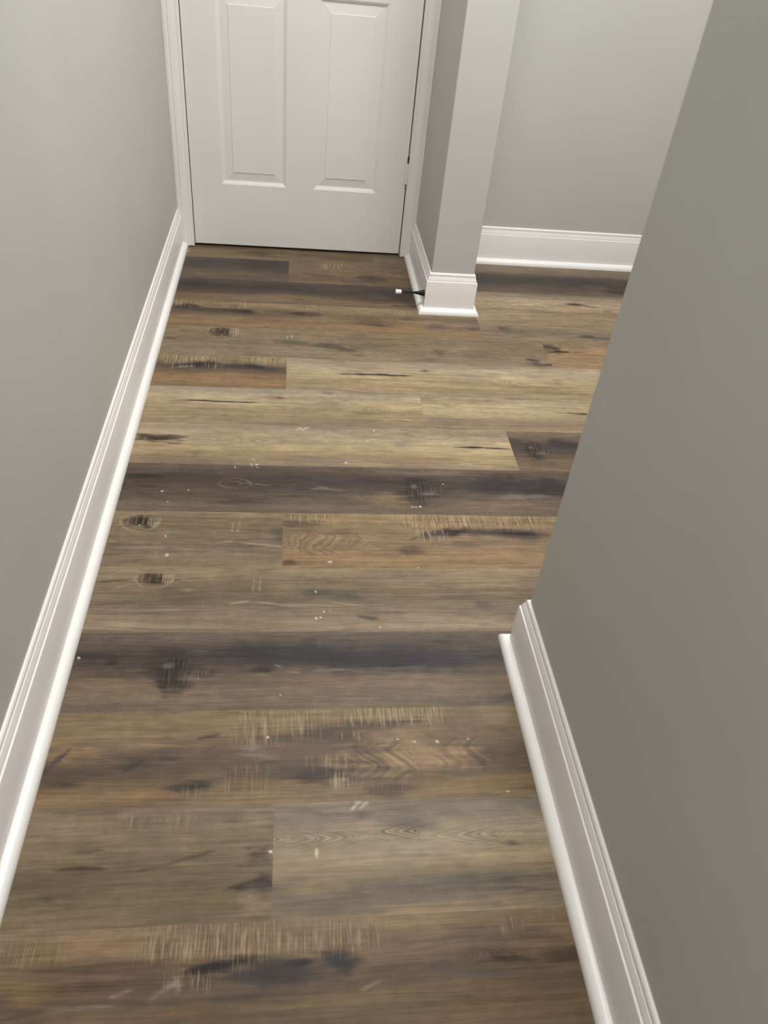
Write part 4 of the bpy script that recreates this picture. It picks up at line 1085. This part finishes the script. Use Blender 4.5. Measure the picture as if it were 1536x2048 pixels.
def paint_plank(X, Y, y1, seed, stops, feats):
    """Base tones along the width of a plank, then its printed knots, streaks, cathedrals and saw marks."""
    v = (y1 - Y) / PW
    v = v + 0.10 * fbm(X * 2.2, Y * 14, seed * 7 + 1) + 0.035 * fbm(X * 9, Y * 60, seed * 7 + 2)
    sv = [s[0] for s in stops]
    col = np.stack([np.interp(v, sv, [s[1][k] for s in stops]) for k in range(3)], -1)
    col *= (1 + 0.07 * fbm(X * 4, Y * 30, seed * 7 + 3))[..., None]
    phase = Y * 210 + 5 * fbm(X * 2.0, Y * 12, seed * 7 + 4) + seed * 17.3
    amp = 0.13 + 0.16 * np.clip(fbm(X * 3, Y * 25, seed * 7 + 5) + 0.3, 0, 1)
    chat = np.zeros(X.shape)
    for i, f in enumerate(feats):
        k = f[0]
        sd = seed * 131 + i * 7
        if k == 'blob':
            _, cx, cy, rx, ry, c, am = f
            dx, dy = (X - cx) / rx, (Y - cy) / ry
            if rx < 0.007:
                r = np.hypot(dx, dy)
                m = np.clip(sstep(1.05, 0.55, r) * am, 0, 1)
            else:
                n = fbm(X / rx * 1.6 + sd, Y / ry * 1.6, sd) * 0.5 + fbm(X / 0.055, Y / 0.0055, sd + 3, 2) * 0.55
                r = np.hypot(dx, dy) + n
                m = sstep(1.28, 0.08, r) * min(1.0, am * 1.15)
        elif k == 'streak':
            _, ax, ay, bx, by, ry, c, am = f
            t = (X - ax) / (bx - ax)
            tc = np.clip(t, 0, 1)
            ry = ry * (0.62 if ry < 0.012 else 1.0)
            yl = ay + (by - ay) * t + fbm(X / 0.05, Y * 0 + 0.5, sd) * ry * 0.5
            wid = ry * (0.35 + 0.65 * np.sqrt(np.clip(4 * tc * (1 - tc), 0, 1))) * (1 + 0.5 * fbm(X / 0.03, Y * 0 + 3.5, sd + 1))
            d = np.abs(Y - yl) / np.maximum(wid, 0.0008) + 0.5 * fbm(X / 0.05, Y / 0.005, sd + 2, 2)
            end = sstep(-0.10, 0.22, t) * sstep(1.10, 0.78, t)
            m = sstep(1.45, 0.08, d) * end * min(1.0, am * 1.2)
        elif k == 'ring':
            _, cx, cy, rx, ry, c, am, lo, hi = f
            dx, dy = (X - cx) / rx, (Y - cy) / ry
            r = np.hypot(dx, dy) + 0.04 * fbm(X / 0.02, Y / 0.02, sd)
            ang = (np.arctan2(-dy, dx) / (2 * math.pi)) % 1.0
            wdt = 0.0020 / ry
            m = sstep(wdt, wdt * 0.2, np.abs(r - 0.9)) * am * (0.6 + 0.8 * vnoise(X / 0.015, Y / 0.015, sd + 1))
            if hi < 1.0:
                m = m * sstep(lo - 0.03, lo + 0.03, ang) * sstep(hi + 0.03, hi - 0.03, ang)
        elif k == 'tick':
            _, cx, ya, yb, wd2, c, am = f
            m = sstep(wd2, wd2 * 0.3, np.abs(X - cx - (Y - ya) * 0.06)) * sstep(ya - 0.003, ya + 0.003, Y) * sstep(yb + 0.003, yb - 0.003, Y) * am
        elif k == 'chat':
            _, xa, xb, ya, yb, am = f
            e = 0.02
            nn = fbm(X / 0.01, X * 0 + 0.3, sd)
            m = sstep(xa - e, xa + e, X) * sstep(xb + e, xb - e, X) * sstep(ya - 0.004, ya + 0.016, Y + 0.010 * nn) * sstep(yb + 0.008, yb - 0.004, Y)
            chat = np.maximum(chat, m * am)
            continue
        elif k == 'cath':
            _, cx, cy, rx, ry, dr, n, am, wav = f
            a2 = (X - cx) / rx * dr
            b2 = (Y - cy) / ry
            m = sstep(1.15, 0.30, np.hypot(a2, b2) + 0.25 * fbm(X / 0.06, Y / 0.015, sd + 9))
            if wav > 1:
                zz = np.arcsin(np.clip(np.sin(b2 * 5.0 + 1.2 * a2 + 2.0 * fbm(X / 0.09, Y / 0.05, sd + 5)), -1, 1)) / 1.57
                pc = n * 1.35 * a2 + wav * 0.75 * zz + 1.1 * fbm(X / 0.05, Y / 0.05, sd)
            else:
                pc = n * (1.35 * a2 + 1.5 * np.sqrt(b2 * b2 + 0.03)) + wav * 1.2 * fbm(X / 0.035, Y / 0.018, sd)
            pc = pc + 0.4 * fbm(X / 0.2, Y / 0.02, sd + 3) + seed * 3.1
            sel = sstep(0.02, 0.30, m)
            phase = phase * (1 - sel) + pc * sel
            amp = np.where(m > 0.02, np.maximum(amp * (1 - sel), m * am * (0.62 if wav > 1 else 0.85)), amp)
            continue
        m = np.clip(m, 0, 1)[..., None]
        col = col * (1 - m) + np.array(c, float) * m
    mid = np.array([112.0, 98.0, 80.0])
    col = mid + np.where(col > mid, (col - mid) * 0.92 + 3.0, (col - mid) * 1.10 + 3.0)
    lum = col.mean(-1, keepdims=True)
    sat = (col[..., :1] - col[..., 2:]) / np.maximum(lum, 1)
    keep = 0.96 * np.where(sat > 0.40, (0.40 + (sat - 0.40) * 0.55) / np.maximum(sat, 0.01), 1.0)
    col = lum + (col - lum) * keep
    return col, phase, amp, chat


def build_floor():
    V, F, COL, GR, SH = [], [], [], [], []
    base = 0
    items = [(k, a, b2, s, st, fe, True) for k, a, b2, s, st, fe in PLANKS]
    rnd = random.Random(5)
    lib = [p[4] for p in PLANKS]
    for k in range(-2, 31):                       # planks beyond the photograph's frame
        mine = [p for p in PLANKS if p[0] == k]
        x = max([p[2] for p in mine]) if mine else -0.6
        while x < 3.35 and (k < 12 or x < 0.6):
            L2 = min(x + rnd.uniform(0.9, 1.22), 3.4)
            items.append((k, x, L2, 200 + len(items), rnd.choice(lib), [], False))
            x = L2
    for k, x0, x1, seed, stops, feats, fine in items:
        y1 = ROW0 - k * PW
        y0 = y1 - PW
        if not fine:
            dx, dy = 0.03, 0.012
        elif k >= 9:
            dx, dy = 0.0026, 0.0022
        elif k >= 4:
            dx, dy = 0.0030, 0.0028
        else:
            dx, dy = 0.0034, 0.0034
        nx, ny = max(2, int((x1 - x0) / dx) + 1), max(2, int(PW / dy) + 1)
        X, Y = np.meshgrid(np.linspace(x0, x1, nx), np.linspace(y1, y0, ny))
        col, phase, amp, chat = paint_plank(X, Y, y1, seed, stops, feats)
        n = nx * ny
        V.append(np.stack([X.ravel(), Y.ravel(), np.zeros(n)], -1))
        idx = (np.arange(n).reshape(ny, nx) + base)
        F.append(np.stack([idx[:-1, :-1].ravel(), idx[1:, :-1].ravel(), idx[1:, 1:].ravel(), idx[:-1, 1:].ravel()], -1))
        COL.append(srgb(np.clip(col, 0, 255)).reshape(-1, 3) * FLOOR_GAIN)
        GR.append(np.stack([phase.ravel(), amp.ravel(), chat.ravel()], -1))
        SH.append(np.tile(np.array([[(seed * 1.37) % 11, 0.0, (seed * 0.731) % 7]]), (n, 1)))
        base += n
    V, F, COL, GR, SH = (np.concatenate(a) for a in (V, F, COL, GR, SH))
    me = bpy.data.meshes.new('floor')
    me.vertices.add(len(V))
    me.vertices.foreach_set('co', V.astype(np.float32).ravel())
    me.loops.add(len(F) * 4)
    me.loops.foreach_set('vertex_index', F.astype(np.int32).ravel())
    me.polygons.add(len(F))
    me.polygons.foreach_set('loop_start', np.arange(0, len(F) * 4, 4, dtype=np.int32))
    me.update(calc_edges=True)
    for nm, dat in (('wood_tone', COL), ('grain', GR), ('plank_shift', SH)):
        at = me.attributes.new(nm, 'FLOAT_VECTOR', 'POINT')
        at.data.foreach_set('vector', dat.astype(np.float32).ravel())
    me.materials.append(M_WOOD)
    o = bpy.data.objects.new('floor', me)
    C.objects.link(o)
    structure(o, 'floor of wide weathered brown and grey wood planks')
    print('floor vertices', len(V))


build_floor()
